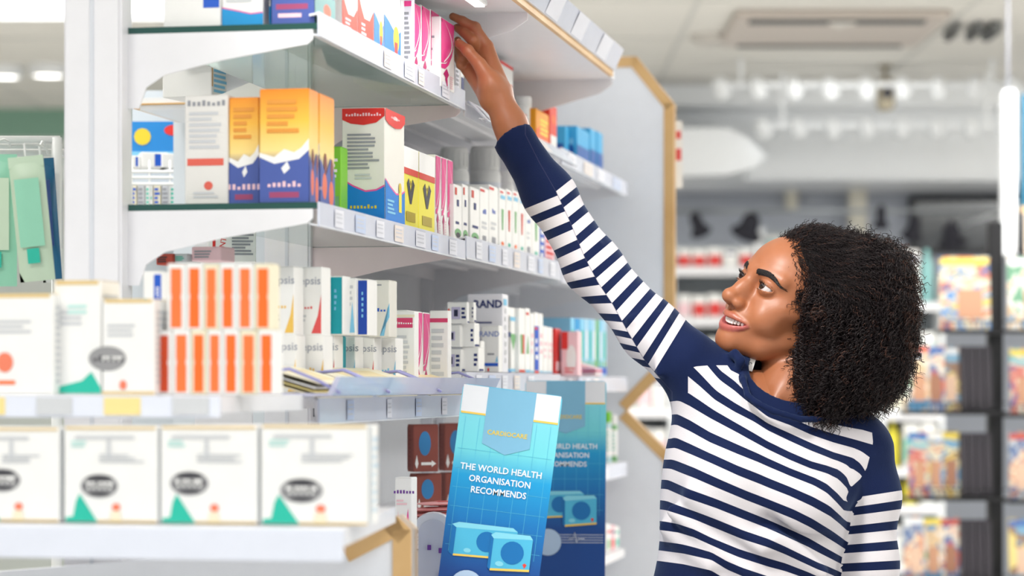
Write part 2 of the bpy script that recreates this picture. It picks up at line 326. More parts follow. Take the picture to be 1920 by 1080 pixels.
# ---------------------------------------------------------------- magazine racks
COVERS = [[(225, 200, 120), (110, 150, 200), (225, 215, 190), (215, 130, 100), (90, 110, 160)], [(110, 165, 205), (230, 220, 180), (130, 110, 100), (235, 200, 110)],
          [(200, 205, 210), (110, 130, 170), (220, 160, 130), (240, 230, 205)], [(90, 150, 195), (220, 190, 150), (232, 230, 225), (110, 160, 130)], [(228, 160, 140), (240, 228, 212), (110, 130, 175), (200, 100, 90)], [(235, 215, 140), (150, 120, 100), (130, 175, 205)], [(80, 100, 160), (205, 120, 110), (225, 218, 200), (110, 180, 195)]]
RN = ['top', 'second', 'third', 'bottom']
def magazine_rack(px_post, pw, d, rows, label, side, seed0):
    """rows: (py top, py bottom, [(px0, px1, dy)...], (sleeve px0, px1) or None, tray px0, px1)"""
    xp = at(px_post, 0, d).x; e = empty('magazine_rack', (xp, d, 0)); tag(e, label, 'magazine rack'); K = d/F
    q = MB(); q.box((0, .06, .98), (pw*K, .05, 1.96), black, ch=.004); q.box((0, 0, .02), (.12, .4, .04), black); q.build('post', e)
    for j, (pt, pb, wins, slv, tx0, tx1) in enumerate(rows):
        zb = zpx(pb, d); h = zpx(pt, d)-zb; a, c = (tx0-px_post)*K, (tx1-px_post)*K
        q = MB(); q.box(((a+c)/2, -.02, zb-.008), (c-a, .13, .012), black)
        for k in range(int((c-a)/.02)): q.box((a+.01+k*.02, -.085, zb+.010), (.003, .003, .030), black)
        q.box(((a+c)/2, -.085, zb+.026), (c-a, .004, .004), black); q.build('tray', e)
        if slv: q = MB(); q.box((((slv[0]+slv[1])/2-px_post)*K, .045, zb+h*.45), ((slv[1]-slv[0])*K, .006, h*.9), mat('rack_back', (46, 46, 52), .6)); q.build('back_plate', e)
        for k, (m0, m1, dy) in enumerate(wins):
            q = MB(); mw = (m1-m0)*K; hh = h*random.uniform(.94, 1.0); n_ = (seed0+j*3+k) % 7
            q.box((0, 0, hh/2), (mw, .006, hh), photo_mat('cover_print_%d' % n_, COVERS[n_], 13, seed0+j+k*.7))
            q.box((0, -.0035, hh*.93), (mw*.96, .001, hh*.09), [mat('masthead_yellow', (240, 215, 90), .4), mat('masthead_red', (205, 90, 80), .4), mat('masthead_blue', (80, 120, 190), .4), white][(j+k+seed0) % 4])
            q.box((mw*.1, -.0035, hh*.35), (mw*.5, .001, hh*.4), mat('cover_portrait_%d' % (n_ % 3), [(200, 150, 120), (170, 120, 95), (225, 190, 165)][n_ % 3], .4))
            o = q.build('magazine', M=Matrix.Translation((at((m0+m1)/2, 0, d).x, d-.035+dy, zb)) @ Matrix.Rotation(-.12, 4, 'X'))
            tag(o, 'glossy magazine, %s, %s row of the %s' % (['leftmost', 'second from left', 'rightmost'][k] if len(wins) > 1 else 'alone', RN[j], side), 'magazine')
        if slv:
            w = (slv[1]-slv[0])*K
            for k in range(4):
                q = MB(); q.box((0, 0, h*.47), (w*.22, .05, h*.94), mat('dark_sleeve', (58, 54, 62), .5), ch=.002); q.box((0, -.0255, h*.8), (w*.15, .001, h*.05), dark)
                o = q.build('magazine_sleeve', M=Matrix.Translation((at(slv[0]+(slv[1]-slv[0])*(k+.5)/4, 0, d).x, d-.03, zb)) @ Matrix.Rotation(-.12, 4, 'X'))
                tag(o, 'black magazine sleeve, %s, %s row of the %s' % (['leftmost', 'second from left', 'third from left', 'rightmost'][k], RN[j], side), 'sleeve', 'black sleeves of the '+side)
magazine_rack(1871, 28, 8.8, [(476, 618, [(1760, 1854, 0)], None, 1757, 1880), (642, 770, [(1690, 1738, -.03), (1722, 1768, -.015), (1752, 1797, 0)], (1797, 1856), 1690, 1880), (804, 930, [(1698, 1735, -.03), (1728, 1765, -.015), (1757, 1797, 0)], (1797, 1856), 1698, 1880),
    (966, 1090, [(1690, 1728, -.03), (1722, 1762, -.015), (1755, 1797, 0)], (1797, 1856), 1688, 1880)], 'black wire magazine rack right of the woman', 'left rack', 0)
magazine_rack(1990, 22, 8.8, [(478, 618, [(1887, 1975, 0)], None, 1885, 1990), (650, 775, [(1889, 1930, -.02), (1922, 1975, 0)], None, 1885, 1990), (808, 935, [(1888, 1925, -.02), (1918, 1970, 0)], None, 1885, 1990), (970, 1092, [(1887, 1930, -.02), (1922, 1975, 0)], None, 1885, 1990)], 'black magazine rack cut by the right picture edge', 'right edge rack', 3)
# ---------------------------------------------------------------- gondola shelving
SEC = .985; VB = -.273; VP_ = -.357
U_ = [0, SEC, 2*SEC, 3*SEC]
glass = mat('shelf_glass', (214, 238, 230), .04, trans=.92, noise_amt=0)
glass_edge = mat('glass_edge', (40, 82, 76), .2)
BRK = [(0, 0), (1, 0), (1, -.013), (.97, -.02), (.5, -.040), (.2, -.058), (.10, -.075), (.06, -.104), (0, -.104)]
def bracket(parent, u, z, v0=VB, v1=-.006, m=None):
    q = MB(); q.prism([(v0+(v1-v0)*a, z+c) for a, c in BRK], u-.0015, u+.0015, m or shelf_white); q.build('bracket', parent)
def rail(parent, u0, u1, z0, z1, tags, tilt=0.0, v=.0, m=None):
    """clear price rail along the shelf front, tilt leans its foot outwards"""
    h = z1-z0; dv = math.tan(tilt)*h; q = MB()
    q.prism([(v, z1), (v+.003, z1), (v+.003+dv, z0), (v+dv, z0)], u0, u1, m or mat('rail_plastic', (218, 223, 238), .25, spec=.6))
    q.prism([(v-.012, z1-.003), (v, z1-.001), (v, z1-.004), (v-.012, z1-.006)], u0, u1, shelf_white)
    q.prism([(v-.012+dv, z0+.003), (v+dv+.004, z0), (v+dv+.004, z0+.002), (v-.012+dv, z0+.005)], u0, u1, mat('rail_lip', (240, 243, 250), .2))
    r = q.build('price_rail', parent)
    for k, (a, wd, mm) in enumerate(tags):
        q = MB(); uu = u0+(u1-u0)*a
        c0, c1 = .12, .86
        vs = [(v+.0045+dv*(1-c), uu+s*wd, z0+h*c) for c in (c0, c1) for s in (0, 1)]
        q.add(vs, [(0, 1, 3, 2)], mm)
        for t in (.3, .5, .65):
            vs = [(v+.0049+dv*(1-c), uu+s*wd, z0+h*c) for c in (t, t+.06) for s in (.12, .8)]
            q.add(vs, [(0, 1, 3, 2)], mat('tag_print', (205, 208, 218), .5))
        q.build('price_tag', r)
    return r
tagp = mat('tag_paper', (232, 234, 244), .5); tagc = mat('tag_cream', (236, 226, 220), .5); tagb = mat('tag_blue', (196, 210, 238), .5)
def shelf(sec, z, label, boards='metal', z0=None, z1=None, tags=(), tilt=0.0, u_in=(.006, -.006), v0=VB, brackets=(0, 1), vfront=0.0, rv=0.0):
    e = empty('shelf', G(0, 0, 0), 0); e.rotation_euler = (0, 0, -A); tag(e, label, 'shelf')
    u0, u1 = U_[sec]+u_in[0], U_[sec+1]+u_in[1]
    q = MB()
    if boards == 'glass':
        q.box(((v0+vfront)/2, (u0+u1)/2, z-.004), (vfront-v0, u1-u0, .008), glass)
        for uu in (u0-.0006, u1+.0006): q.box(((v0+vfront)/2, uu, z-.004), (vfront-v0, .001, .009), glass_edge)
        q.box((vfront-.0008, (u0+u1)/2, z-.004), (.001, u1-u0, .009), glass_edge)
    else:
        q.box(((v0+vfront)/2, (u0+u1)/2, z-.002), (vfront-v0, u1-u0, .004), shelf_white)
        q.box((vfront-.002, (u0+u1)/2, z-.014), (.004, u1-u0, .026), shelf_white); q.box((v0+.002, (u0+u1)/2, z-.014), (.004, u1-u0, .026), shelf_white)
        for k in range(3): q.box((v0+.07+k*.065, (u0+u1)/2, z-.006), (.012, u1-u0, .006), shelf_white)
    q.build('board', e)
    for k in brackets: bracket(e, (u0, u1)[k]+(-.003, .003)[k]*0, z-.0085 if boards == 'glass' else z-.004, v1=vfront-.006, m=mat('pink_reflection_tint', (242, 222, 224), .35) if (sec == 0 and k == 1) else None)  # pink reflection on the near section's far brackets is put into their colour
    rail(e, u0, u1, z0 if z0 else z-.034, z1 if z1 else z, tags, tilt, v=vfront+rv)
    return e
# uprights, back panels, base, canopy
def gth(name, label, cat):
    e = empty(name, G(0, 0, 0)); e.rotation_euler = (0, 0, -A); return tag(e, label, cat)
for i, u in enumerate(U_):
    e = gth('shelf_upright', 'white square shelf upright, '+['nearest, tall at the picture left', 'second from the left, behind the orange cartons', 'third, behind the brackets tinted with reflected pink', 'farthest, near the end panel'][i], 'upright')
    q = MB(); q.box(((VB+VP_)/2, u, 1.25), (VB-VP_, .05, 2.5), shelf_white, ch=.004)
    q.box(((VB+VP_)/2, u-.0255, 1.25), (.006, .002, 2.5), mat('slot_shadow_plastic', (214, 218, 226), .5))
    for k in range(34 if i else 0): q.box((VB+.0006, u, 1.0+k*.035), (.002, .006, .016), mat('slot_steel', (120, 122, 128), .5))
    q.build('post', e)
    q = MB(); q.box(((VB+VP_)/2, u, .01), (.14, .10, .02), shelf_white, ch=.003); q.build('foot', e)
for i in (1, 2):
    q = MB(); q.box((VB-.03, (U_[i]+U_[i+1])/2, 1.15), (.012, SEC-.05, 2.3), mat('back_enamel', (226, 228, 232), .45)); 
    for z in (1.05, 1.35, 1.65, 1.95): q.box((VB-.0235, (U_[i]+U_[i+1])/2, z), (.002, SEC-.05, .004), grey_ink)
    tag(q.build('shelf_back_panel', M=MG), 'white metal back panel of the %s shelf section' % ['middle', 'farthest'][i-1], 'panel')
e = gth('gondola_plinth', 'white low gondola base below the picture edge, carrying the standing cards', 'shelf base')
q = MB(); q.box((VB+.135, 1.5*SEC, .42), (.24, 3*SEC-.06, .84), shelf_white, ch=.004); q.build('plinth', e)
q = MB(); q.box((.06, SEC*.85, .90), (.54, 1.60, .03), shelf_white, ch=.004); q.build('deck', e)
e = gth('shelf_canopy', 'white canopy shelf with beech edge over the gondola, above the hand', 'shelf')
q = MB(); CZ = 2.043
q.box(((VB+.12)/2+.002, SEC, CZ+.012), (.12-VB-.006, 2*SEC-.02, .022), mat('canopy_enamel', (228, 228, 232), .4)); q.build('board', e)
q = MB(); q.box((.123, SEC-.03, CZ+.006), (.008, 2*SEC-.1, .012), wood); q.build('edge', e)
q = MB(); q.prism([(.127, CZ+.012), (.131, CZ+.012), (.150, CZ+.056), (.146, CZ+.056)], .02, 2*SEC-.08, mat('rail_plastic', (218, 223, 238), .25, spec=.6)); c = q.build('price_rail', e)
for a in (.2, .7, 1.05, 1.32, 1.62):
    q = MB(); q.add([(.1325+.019*(c0), a+s*.12, CZ+.014+.04*c0) for c0 in (0, 1) for s in (0, 1)], [(0, 1, 3, 2)], tagp); q.build('price_card', c)
for k in (0, 1, 2):
    q = MB(); u = U_[k]+(.028 if k == 0 else -.03*(k == 2)-.028*(k == 1)); 
    q.prism([(VB+.004, CZ), (.118, CZ), (.118, CZ-.012), (.09, CZ-.03), (-.13, CZ-.09), (VB+.004, CZ-.10)], u-.0015, u+.0015, shelf_white); q.build('bracket', e)
for k in range(14):
    q = MB(); q.lathe([(.004, 0), (.004, -.008), (.0001, -.01)], mat('chrome', (220, 220, 225), .15, .9), 8, M=Matrix.Translation((-.14, .55+k*.03, CZ+.001))); q.build('hook', e)
e = gth('added_fill_strip', 'added fill light strip, out of view under the canopy above the pink cartons', 'light')  # strip added out of frame to brighten the hand and top cartons
q = MB(); q.box((.07, .42, CZ-.006), (.022, .74, .010), white, ch=.002); q.build('housing', e)
q = MB(); q.box((.07, .42, CZ-.0125), (.016, .72, .003), mat('strip_diffuser', (255, 252, 248), .4, emit=2.0)); q.build('diffuser', e)
l_ = area('added_fill_glow', G(.42, .07, CZ-.02), .03, .7, .55, (1, .985, .97)); l_.rotation_euler = (0, 0, -A)
# end panels with beech trim
def trimmed_panel(name, poly, u, th, label, edges, tw=.026):
    ee = empty(name, G(0, 0, 0)); ee.rotation_euler = (0, 0, -A); tag(ee, label, 'partition')
    q = MB(); q.prism(poly, u, u+th, mat('panel_white', (232, 236, 244), .4)); q.build('board', ee)
    q = MB(); cx = sum(p[0] for p in poly)/len(poly); 
    for a, c in edges:
        p, r = Vector(poly[a]), Vector(poly[c]); t = (r-p).normalized(); n = Vector((-t.y, t.x))
        p2, r2 = p+n*0, r+n*0
        q.prism([tuple(p-t*.0), tuple(r+t*.0), tuple(r+n*tw-t*tw*.0), tuple(p+n*tw)], u-.004, u+th+.004, wood)
    q.build('trim', ee); return ee
vr = .1155
poly = [(-.42, 0.0), (vr, 0.0), (vr, 1.215), (-.006, 1.333), (vr, 1.46), (vr, 2.105), (.02, 2.226), (-.42, 2.226)]
trimmed_panel('shelving_partition', poly, 3*SEC+.04, .03, 'white end panel with beech trimmed edge and notch, far end of the gondola', [(1, 2), (2, 3), (3, 4), (4, 5), (5, 6), (6, 7)])
vn = lambda px, u: ((px-960)/F*(Y0+u*CA)-X0-u*SA)/(CA+(px-960)/F*SA)
un = -.12; dn = dep(un, .1)
poly = [(-.5, 0), (vn(772, un), 0), (vn(772, un), zpx(992, dn)), (vn(745, un), zpx(966, dn)), (vn(640, un), zpx(1022, dn)), (-.5, zpx(1022, dn)-.05)]
trimmed_panel('shelving_partition', poly, un, .03, 'low white side panel with pale beech trim at the near gondola end', [(1, 2), (2, 3), (3, 4)], .025)
# shelves
zA, zB, zC1, zC2, zD = 1.897, 1.650, 1.384, 1.421, 1.165
T = [(.08, .05, tagp), (.2, .06, tagb), (.33, .05, tagp), (.45, .06, tagc), (.6, .07, tagp), (.72, .05, tagb), (.86, .06, tagp)]
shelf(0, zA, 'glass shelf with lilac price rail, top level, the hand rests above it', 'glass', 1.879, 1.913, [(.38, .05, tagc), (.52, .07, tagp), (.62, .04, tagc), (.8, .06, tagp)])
shelf(1, zA, 'white shelf of the middle section, top level behind the wrist', 'metal', 1.862, 1.897, [(.05, .1, tagp), (.2, .1, tagb), (.35, .1, tagp), (.6, .1, tagc)], tilt=.75, rv=.004)
shelf(2, zA, 'white shelf of the farthest section with blue boxes on it', 'metal', 1.870, 1.905, [(.08, .1, tagp), (.3, .12, tagc), (.5, .1, tagp), (.75, .12, tagb)])
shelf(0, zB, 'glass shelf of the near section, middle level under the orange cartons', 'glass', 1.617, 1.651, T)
shelf(1, zB, 'white shelf of the middle section with white boxes, middle level', 'metal', 1.620, 1.660, T)
shelf(2, zB, 'white shelf of the farthest section, middle level behind the sleeve', 'metal', None, None, T[:4])
shelf(0, zC1, 'white shelf carrying the leaflet trays, near section', 'metal', 1.344, 1.382, [(.15, .04, tagb), (.4, .03, tagp), (.6, .04, tagb), (.8, .04, tagp)], brackets=())
shelf(1, zC2, 'white shelf of the middle section with the tall logo carton', 'metal', 1.386, 1.421, T[:5], brackets=(0,))
shelf(2, zC2-.004, 'white shelf of the farthest section with pale blue boxes, lower level', 'metal', 1.382, 1.416, T[:4])
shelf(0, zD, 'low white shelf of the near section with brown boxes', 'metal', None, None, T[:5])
shelf(1, zD, 'low white shelf of the middle section behind the standing cards', 'metal', None, None, T[:5])
shelf(2, zD+.04, 'low white shelf of the farthest section right of the cards', 'metal', None, None, T[:5])
# end cap shelves facing the camera
def endshelf(z, u0, u1, v0, v1, label, h, tags, vb=None):
    ee = empty('end_shelf', G(0, 0, 0)); ee.rotation_euler = (0, 0, -A); tag(ee, label, 'shelf')
    q = MB(); vb = v1 if vb is None else vb; q.prism([(v0, u0), (v1, u0), (vb, u1), (v0, u1)], z-.021, z-.001, shelf_white, 'z'); q.build('board', ee)
    q = MB(); q.box(((v0+v1)/2, u0-.004, z-h/2-.001), (v1-v0, .006, h), mat('rail_white', (226, 231, 244), .35), ch=.0015); r = q.build('price_rail', ee)
    for x, w, m in tags:
        q = MB(); q.box((x, u0-.0078, z-h*.5), (w, .0015, h*.8), m); q.build('price_tag', r)
UE = -.641
endshelf(zpx(988, 2.87), UE, -.14, -.80, .207, 'end of aisle shelf with four white cartons, lowest at the left front', .037, [], vn(742, -.14))
gp = mat('tag_gold', (245, 222, 150), .5); gt = mat('tag_grey', (205, 208, 212), .5)
endshelf(zpx(741, 3.02), -.50, -.14, -.80, .02, 'end of aisle shelf with orange striped packs above the white cartons', .026,
         [(-.78+.085*k, .045, gp if k % 2 == 0 else gt) for k in range(10)])
# ---------------------------------------------------------------- packaged goods
def fmap(face, w, d, h, s, t, e):
    if face == 'front': return (-w/2+s*w, -d/2-e, t*h)
    if face == 'right': return (w/2+e, -d/2+s*d, t*h)
    if face == 'left': return (-w/2-e, d/2-s*d, t*h)
    return (-w/2+s*w, -d/2+t*d, h+e)
def carton(loc, rz, w, d, h, base, dec, label, group=None, name='carton', cat='box', lid=None, tilt=0.0):
    q = MB(); q.box((0, 0, h/2), (w, d, h), base, ch=.0012)
    # tuck flap seams
    q.add([fmap('top', w, d, h, s, t, .0002) for s, t in ((.02, .10), (.98, .10), (.98, .125), (.02, .125))], [(0, 1, 2, 3)], grey_ink)
    q.box((0, -d*.02, h+.0003), (w*.985, d*.93, .0006), lid or base)
    e = .0005
    for D in dec:
        k, face = D[0], D[1]; e += .00006
        if k == 'r':
            _, _, s0, t0, s1, t1, m = D; q.add([fmap(face, w, d, h, s, t, e) for s, t in ((s0, t0), (s1, t0), (s1, t1), (s0, t1))], [(0, 1, 2, 3)], m)
        elif k == 'p': q.add([fmap(face, w, d, h, s, t, e) for s, t in D[2]], [list(range(len(D[2])))], D[3])
        elif k == 'e':
            _, _, cs, ct, rs, rt, m = D; q.add([fmap(face, w, d, h, cs+rs*math.cos(2*PI*i/20), ct+rt*math.sin(2*PI*i/20), e) for i in range(20)], [list(range(20))], m)
        elif k == 'l':
            _, _, s0, t0, s1, t1, n, m = D
            for i in range(n):
                tt = t1-(t1-t0)*(i+.5)/n; hh = (t1-t0)/n*.28; ee = s0+(s1-s0)*random.uniform(.6, 1)
                q.add([fmap(face, w, d, h, s, t, e) for s, t in ((s0, tt-hh), (ee, tt-hh), (ee, tt+hh), (s0, tt+hh))], [(0, 1, 2, 3)], m)
        elif k == 't' and D[5] not in ('RAND', 'DENTAL', 'repsis'):     # print too small to read: short strokes
            _, _, cs, ct, size, txt, m = D[:7]; rot = D[8] if len(D) > 8 else 0; L = {'front': w, 'right': d, 'left': d, 'top': w}[face]; n = len(txt); stp = size*.55
            for i in range(n):
                x0_, hh = (i-(n-1)/2)*stp, size*random.choice((.32, .45, .6)); x1_ = stp*.30
                pts = [(x0_-x1_, -size*.3), (x0_+x1_, -size*.3), (x0_+x1_, -size*.3+hh), (x0_-x1_, -size*.3+hh)]
                q.add([fmap(face, w, d, h, cs+(x*math.cos(rot)-y*math.sin(rot))/L, ct+(x*math.sin(rot)+y*math.cos(rot))/h, e) for x, y in pts], [(0, 1, 2, 3)], m)
        elif k == 't':
            _, _, cs, ct, size, txt, m = D[:7]; vs, fs = text_mesh(txt, D[7] if len(D) > 7 else 0); rot = D[8] if len(D) > 8 else 0
            L = {'front': w, 'right': d, 'left': d, 'top': w}[face]; hh = d if face == 'top' else h; c, sn = math.cos(rot), math.sin(rot)
            q.add([fmap(face, w, d, h, cs+(x*c-y*sn)*size/L, ct+(x*sn+y*c)*size/hh, e) for x, y, z in vs], fs, m)
    o = q.build(name, M=Matrix.Translation(Vector(loc)) @ Matrix.Rotation(rz, 4, 'Z') @ Matrix.Rotation(tilt, 4, 'X'))
    return tag(o, label, cat, group)
def ais(px0, px1, pyt, z, depth, base, dec, label, group=None, v=-.012, **k):
    """a carton on a shelf whose printed face looks into the aisle"""
    u0, u1 = u_at(px0, v), u_at(px1, v); h = zpx(pyt, dep(u0, v))-z; w = u1-u0
    return carton(G((u0+u1)/2, v-depth/2, z), RA, w-.001, depth, h, base, dec, label, group, **k)
def cam_(px0, px1, pyt, z, u, depth, base, dec, label, group=None, rot=0.0, **k):
    """a carton whose printed face looks at the camera end; u = its front plane"""
    f = lambda px: ((px-960)/F*(Y0+u*CA)-X0-u*SA)/(CA+(px-960)/F*SA)
    v0, v1 = f(px0), f(px1); h = zpx(pyt, dep(u, v0))-z
    return carton(G(u+depth/2, (v0+v1)/2, z), RC+rot, v1-v0-.001, depth, h, base, dec, label, group, **k)
G2 = 'level text'
# --- end cap, lowest shelf: four white cartons, three deep
zE1 = zpx(988, 2.87)+.0005
arcd = lambda dx, ty: [('p', 'front', [(.02, .005), (.36, .005), (.17, .30), (.13, .22), (.10, .06), (.02, .05)], mint),
    ('e', 'front', .38+dx, .38+ty, .20, .125, mat('badge_grey', (150, 150, 152), .5)), ('e', 'front', .38+dx, .46+ty, .14, .03, dark), ('e', 'front', .38+dx, .30+ty, .12, .022, dark),
    ('r', 'front', .24+dx, .35+ty, .52+dx, .42+ty, paper), ('t', 'front', .38+dx, .385+ty, .012, 'SPORTS', dark, .01), ('l', 'front', .38, .62, .86, .72, 3, gt), ('r', 'front', .46, .66, .50, .86, gt), ('l', 'front', .12, .86, .92, .92, 1, gt),
    ('l', 'front', .08, .78, .3, .86, 2, mat('pale_mint_ink', (190, 232, 226), .5)), ('e', 'front', .56, .16, .045, .04, mat('salmon_ink', (240, 130, 100), .5)), ('p', 'front', [(.49, .01), (.62, .01), (.60, .12), (.51, .12)], cream),
    ('r', 'front', .36, .0, .99, .02, gold), ('r', 'front', .02, .975, .98, 1.0, gold), ('l', 'right', .1, .1, .9, .9, 9, mat('pale_blue_ink', (196, 216, 230), .5)), ('r', 'right', .0, .0, .3, 1, mat('pale_grey_print', (222, 228, 232), .5))]
names = ['leftmost, cut by the picture edge', 'second from the left', 'third from the left', 'rightmost']
for i, (a, b_, t) in enumerate([(-62, 113, 802), (119, 297, 800), (300, 484, 799), (488, 692, 797)]):
    for k in range(3):
        if k and i < 3: continue
        cam_(a, b_, t, zE1, -.59+k*.052, .045 if i == 3 else .12, paper, arcd([0, 0, -.08, -.0][i], [.06, 0, .03, -.04][i]),
             'white sports support carton in the lowest front row, '+names[i]+(['', ', one box behind the front', ', two boxes behind the front'][k]), 'white cartons of the lowest end shelf')
# --- end cap, upper shelf
zE2 = zpx(741, 3.02)+.0005
of = .995
oc = mat('pale_orange_stripe', (252, 122, 62), .5)
dk = mat('burnt_orange_stripe', (206, 72, 30), .5)
for r_, (xs, t0, zz) in enumerate([([289, 323, 357, 388, 417, 449, 483, 516], 620, zE2), ([313, 348, 381, 411, 443, 476, 510], 495, None)]):
    z = zz if zz else zpx(618, 3.06)
    for i in range(len(xs)-1):
        m = dk if (r_ == 0 and i == 0) else (orange if (i+r_) % 2 == 0 else oc)
        cam_(xs[i], xs[i+1], t0+random.uniform(-1, 1), z, -.44, .035, cream if i % 3 == 2 else paper, [('r', 'front', .20, .04, .80, .46, m), ('r', 'front', .24, .46, .76, .54, m), ('r', 'front', .20, .54, .80, .93, m)],
             'slim white pack with an orange stripe, %s row, %s from the left' % (['lower', 'upper'][r_], ['first', 'second', 'third', 'fourth', 'fifth', 'sixth', 'seventh'][i]), 'orange striped packs', name='slim_pack')
W3 = [(-30, 101, 552, 'leftmost white carton on the upper end shelf, cut by the picture edge'), (100, 190, 527, 'tall white carton with turquoise foot on the upper end shelf'), (191, 291, 562, 'white carton with grey oval badge touching the orange packs')]
for i, (a, b_, t, lab) in enumerate(W3):
    d_ = [('r', 'front', .05, .965, .95, 1, gold), ('l', 'front', .1, .6, .7, .75, 3, gt), ('l', 'right', .1, .1, .9, .9, 12, gt)]
    if i == 0: d_ += [('e', 'front', .3, .32, .12, .10, mat('salmon_ink', (240, 130, 100), .5)), ('r', 'front', .2, .1, .45, .14, oc)]
    if i == 1: d_ += [('p', 'front', [(.02, .01), (1, .01), (1, .06), (.8, .2), (.6, .12), (.02, .06)], mint), ('l', 'front', .3, .7, .8, .8, 2, mat('pale_mint_ink', (190, 232, 226), .5))]
    if i == 2: d_ += [('e', 'front', .10, .38, .36, .13, mat('badge_grey', (150, 150, 152), .5)), ('r', 'front', 0, .355, .4, .40, paper), ('t', 'front', .12, .38, .012, 'SPORTS', dark, .01), ('e', 'front', .4, .1, .07, .05, mat('salmon_ink', (240, 130, 100), .5)), ('r', 'front', 0, 0, 1, .03, gold)]
    cam_(a, b_, t, zE2, -.46-.02*(i == 0), .07, paper, d_, lab, lid=gold)
# small blue striped packs behind the orange ones
zt_ = zpx(606, dep(-.28, -.25))
for i in range(2):
    u = -.28
    cam_([268, 287][i], 306, [510, 606][i], [zt_+.0008, zE2][i], u, .1, paper, [('r', 'front', .55 if i == 0 else .1, .05, .92, .95, blue), ('t', 'front', .73 if i == 0 else .5, .5, .007, 'PLASTER', paper, .01, PI/2)]+([('t', 'front', .25, .45, .012, 'xx', ltblue, 0)] if i == 0 else []),
         'small white pack with blue side band left of the orange packs, %s' % ['upper one', 'lower one'][i])

# --- hanging goods on the left
wire = mat('white_wire', (238, 240, 238), .35)
e = empty('wire_rack', at(20, 720, 3.9)); e.location.z = 0; tag(e, 'white wire hanging rack left of the white post', 'wire rack')
for k, (py, r) in enumerate([(262, .006), (272, .004), (282, .006), (291, .003)]):
    q = MB(); z = zpx(py, 3.9); q.tube([(-.45, .02*k, z), (.075, .02*k, z)], r, wire); q.build('bar', e)
q = MB()
for x in (-.44, .07):
    q.tube([(x, 0, .02), (x, 0, zpx(258, 3.9))], .008, wire); q.tube([(x, -.15, .01), (x, .25, .01)], .01, wire)
q.build('stand', e)
def pouch(px, py, w, h, rot, m, m2, dd, label, sq=.012):
    P = at(px, py, dd); q = MB(); n, k = 8, 12; W_, H_ = w/F*dd, h/F*dd
    for sgn in (-1, 1):
        vs = [((i/n-.5)*W_, sgn*sq*math.sin(PI*i/n)**.5*math.sin(PI*min(1, j/k*1.0))**.5 if 0 < i < n and 0 < j < k else 0, -j/k*H_) for j in range(k+1) for i in range(n+1)]
        q.add(vs, [(j*(n+1)+i, j*(n+1)+i+1, (j+1)*(n+1)+i+1, (j+1)*(n+1)+i) for j in range(k) for i in range(n)], m, True)
    q.box((0, -sq-.001, -H_*.45), (W_*.7, .0012, H_*.55), m2); q.box((0, -sq-.002, -H_*.8), (W_*.35, .001, H_*.12), mint); q.box((0, -.001, -.006), (W_, .004, .016), m)
    q.tube([(0, 0, -.004), (0, .0, .02), (0, (3.9-dd)*.6, .03), (0, 3.905-dd, .03), (0, 3.91-dd, .022)], .0018, wire)
    tag(q.build('hanging_pouch', M=Matrix.Translation(P) @ Matrix.Rotation(rot, 4, 'Y')), label, 'pouch')
lg = mat('mint_bag', (150, 215, 185), .35); lg2 = mat('sage_print', (205, 225, 200), .5); db = mat('deep_blue_bag', (20, 92, 130), .3)
pouch(-8, 292, 80, 245, .0, lg, lg2, 3.8, 'light green hanging pouch cut by the left picture edge')
pouch(48, 296, 66, 232, -.10, mat('sage_bag', (200, 222, 196), .4), lg, 3.72, 'pale sage hanging pouch with green print, in front of the blue one')
pouch(76, 300, 50, 225, -.07, db, mat('blue_print', (30, 60, 120), .4), 3.86, 'deep blue hanging pouch near the white post')
pouch(104, 300, 46, 230, 0, mat('grey_white_bag', (228, 230, 226), .4), gt, 3.95, 'greyish white hanging pouch beside the white post')

# --- things seen through the open back of the near section
e = empty('wire_basket', at(290, 720, 5.0)); e.location.z = 0; tag(e, 'white wire basket rack seen under the beech edged board', 'wire rack')
q = MB()
for py in (322, 333, 345): q.tube([(-.06, 0, zpx(py, 5.0)), (.18, 0, zpx(py, 5.0))], .003, wire)
for x in (-.045, -.01, .03, .07, .11): q.tube([(x, 0, zpx(300, 5.0)), (x, 0, zpx(400, 5.0)), (x, .22, zpx(400, 5.0))], .002, wire)
q.build('grid', e)
q = MB(); q.box((.05, .12, zpx(402, 5.0)), (.26, .26, .006), shelf_white); q.box((.05, .24, 1.0), (.26, .012, 2.0), mat('cool_board', (206, 214, 220), .5)); q.build('back', e)
pst = MB(); pst.box((0, 0, 0), (.13, .008, .085), mat('poster_blue', (30, 130, 205), .45)); pst.box((0, -.0045, -.03), (.13, .001, .025), ltblue); pst.add([(-.028+.017*math.cos(i*PI/6), -.0052, .012+.017*math.sin(i*PI/6)) for i in range(12)], [list(range(12))], mat('sun_yellow', (225, 200, 50), .5)); pst.add([(.035+.02*math.cos(i*PI/6), -.0052, .025+.011*math.sin(i*PI/6)) for i in range(12)], [list(range(12))], red)
tag(pst.build('picture_card', M=Matrix.Translation(at(294, 268, 5.12))), 'blue picture card with a yellow sun behind the wire basket', 'card')
for i, (a, t, b_, w_) in enumerate([(258, 286, 314, 50), (238, 292, 314, 18), (296, 288, 314, 44)]):
    dd = 5.03; P = at(a+w_/2, b_, dd)
    carton((P.x, P.y+.03, P.z), .25, w_/F*dd, .06, (b_-t)/F*dd, paper, [('r', 'front', .5, .1, .75, .9, blue), ('r', 'right', .05, .1, .5, .9, teal)], 'small white medicine box with blue bar in the wire basket, %s' % ['middle', 'left', 'right'][i], 'boxes in the wire basket')
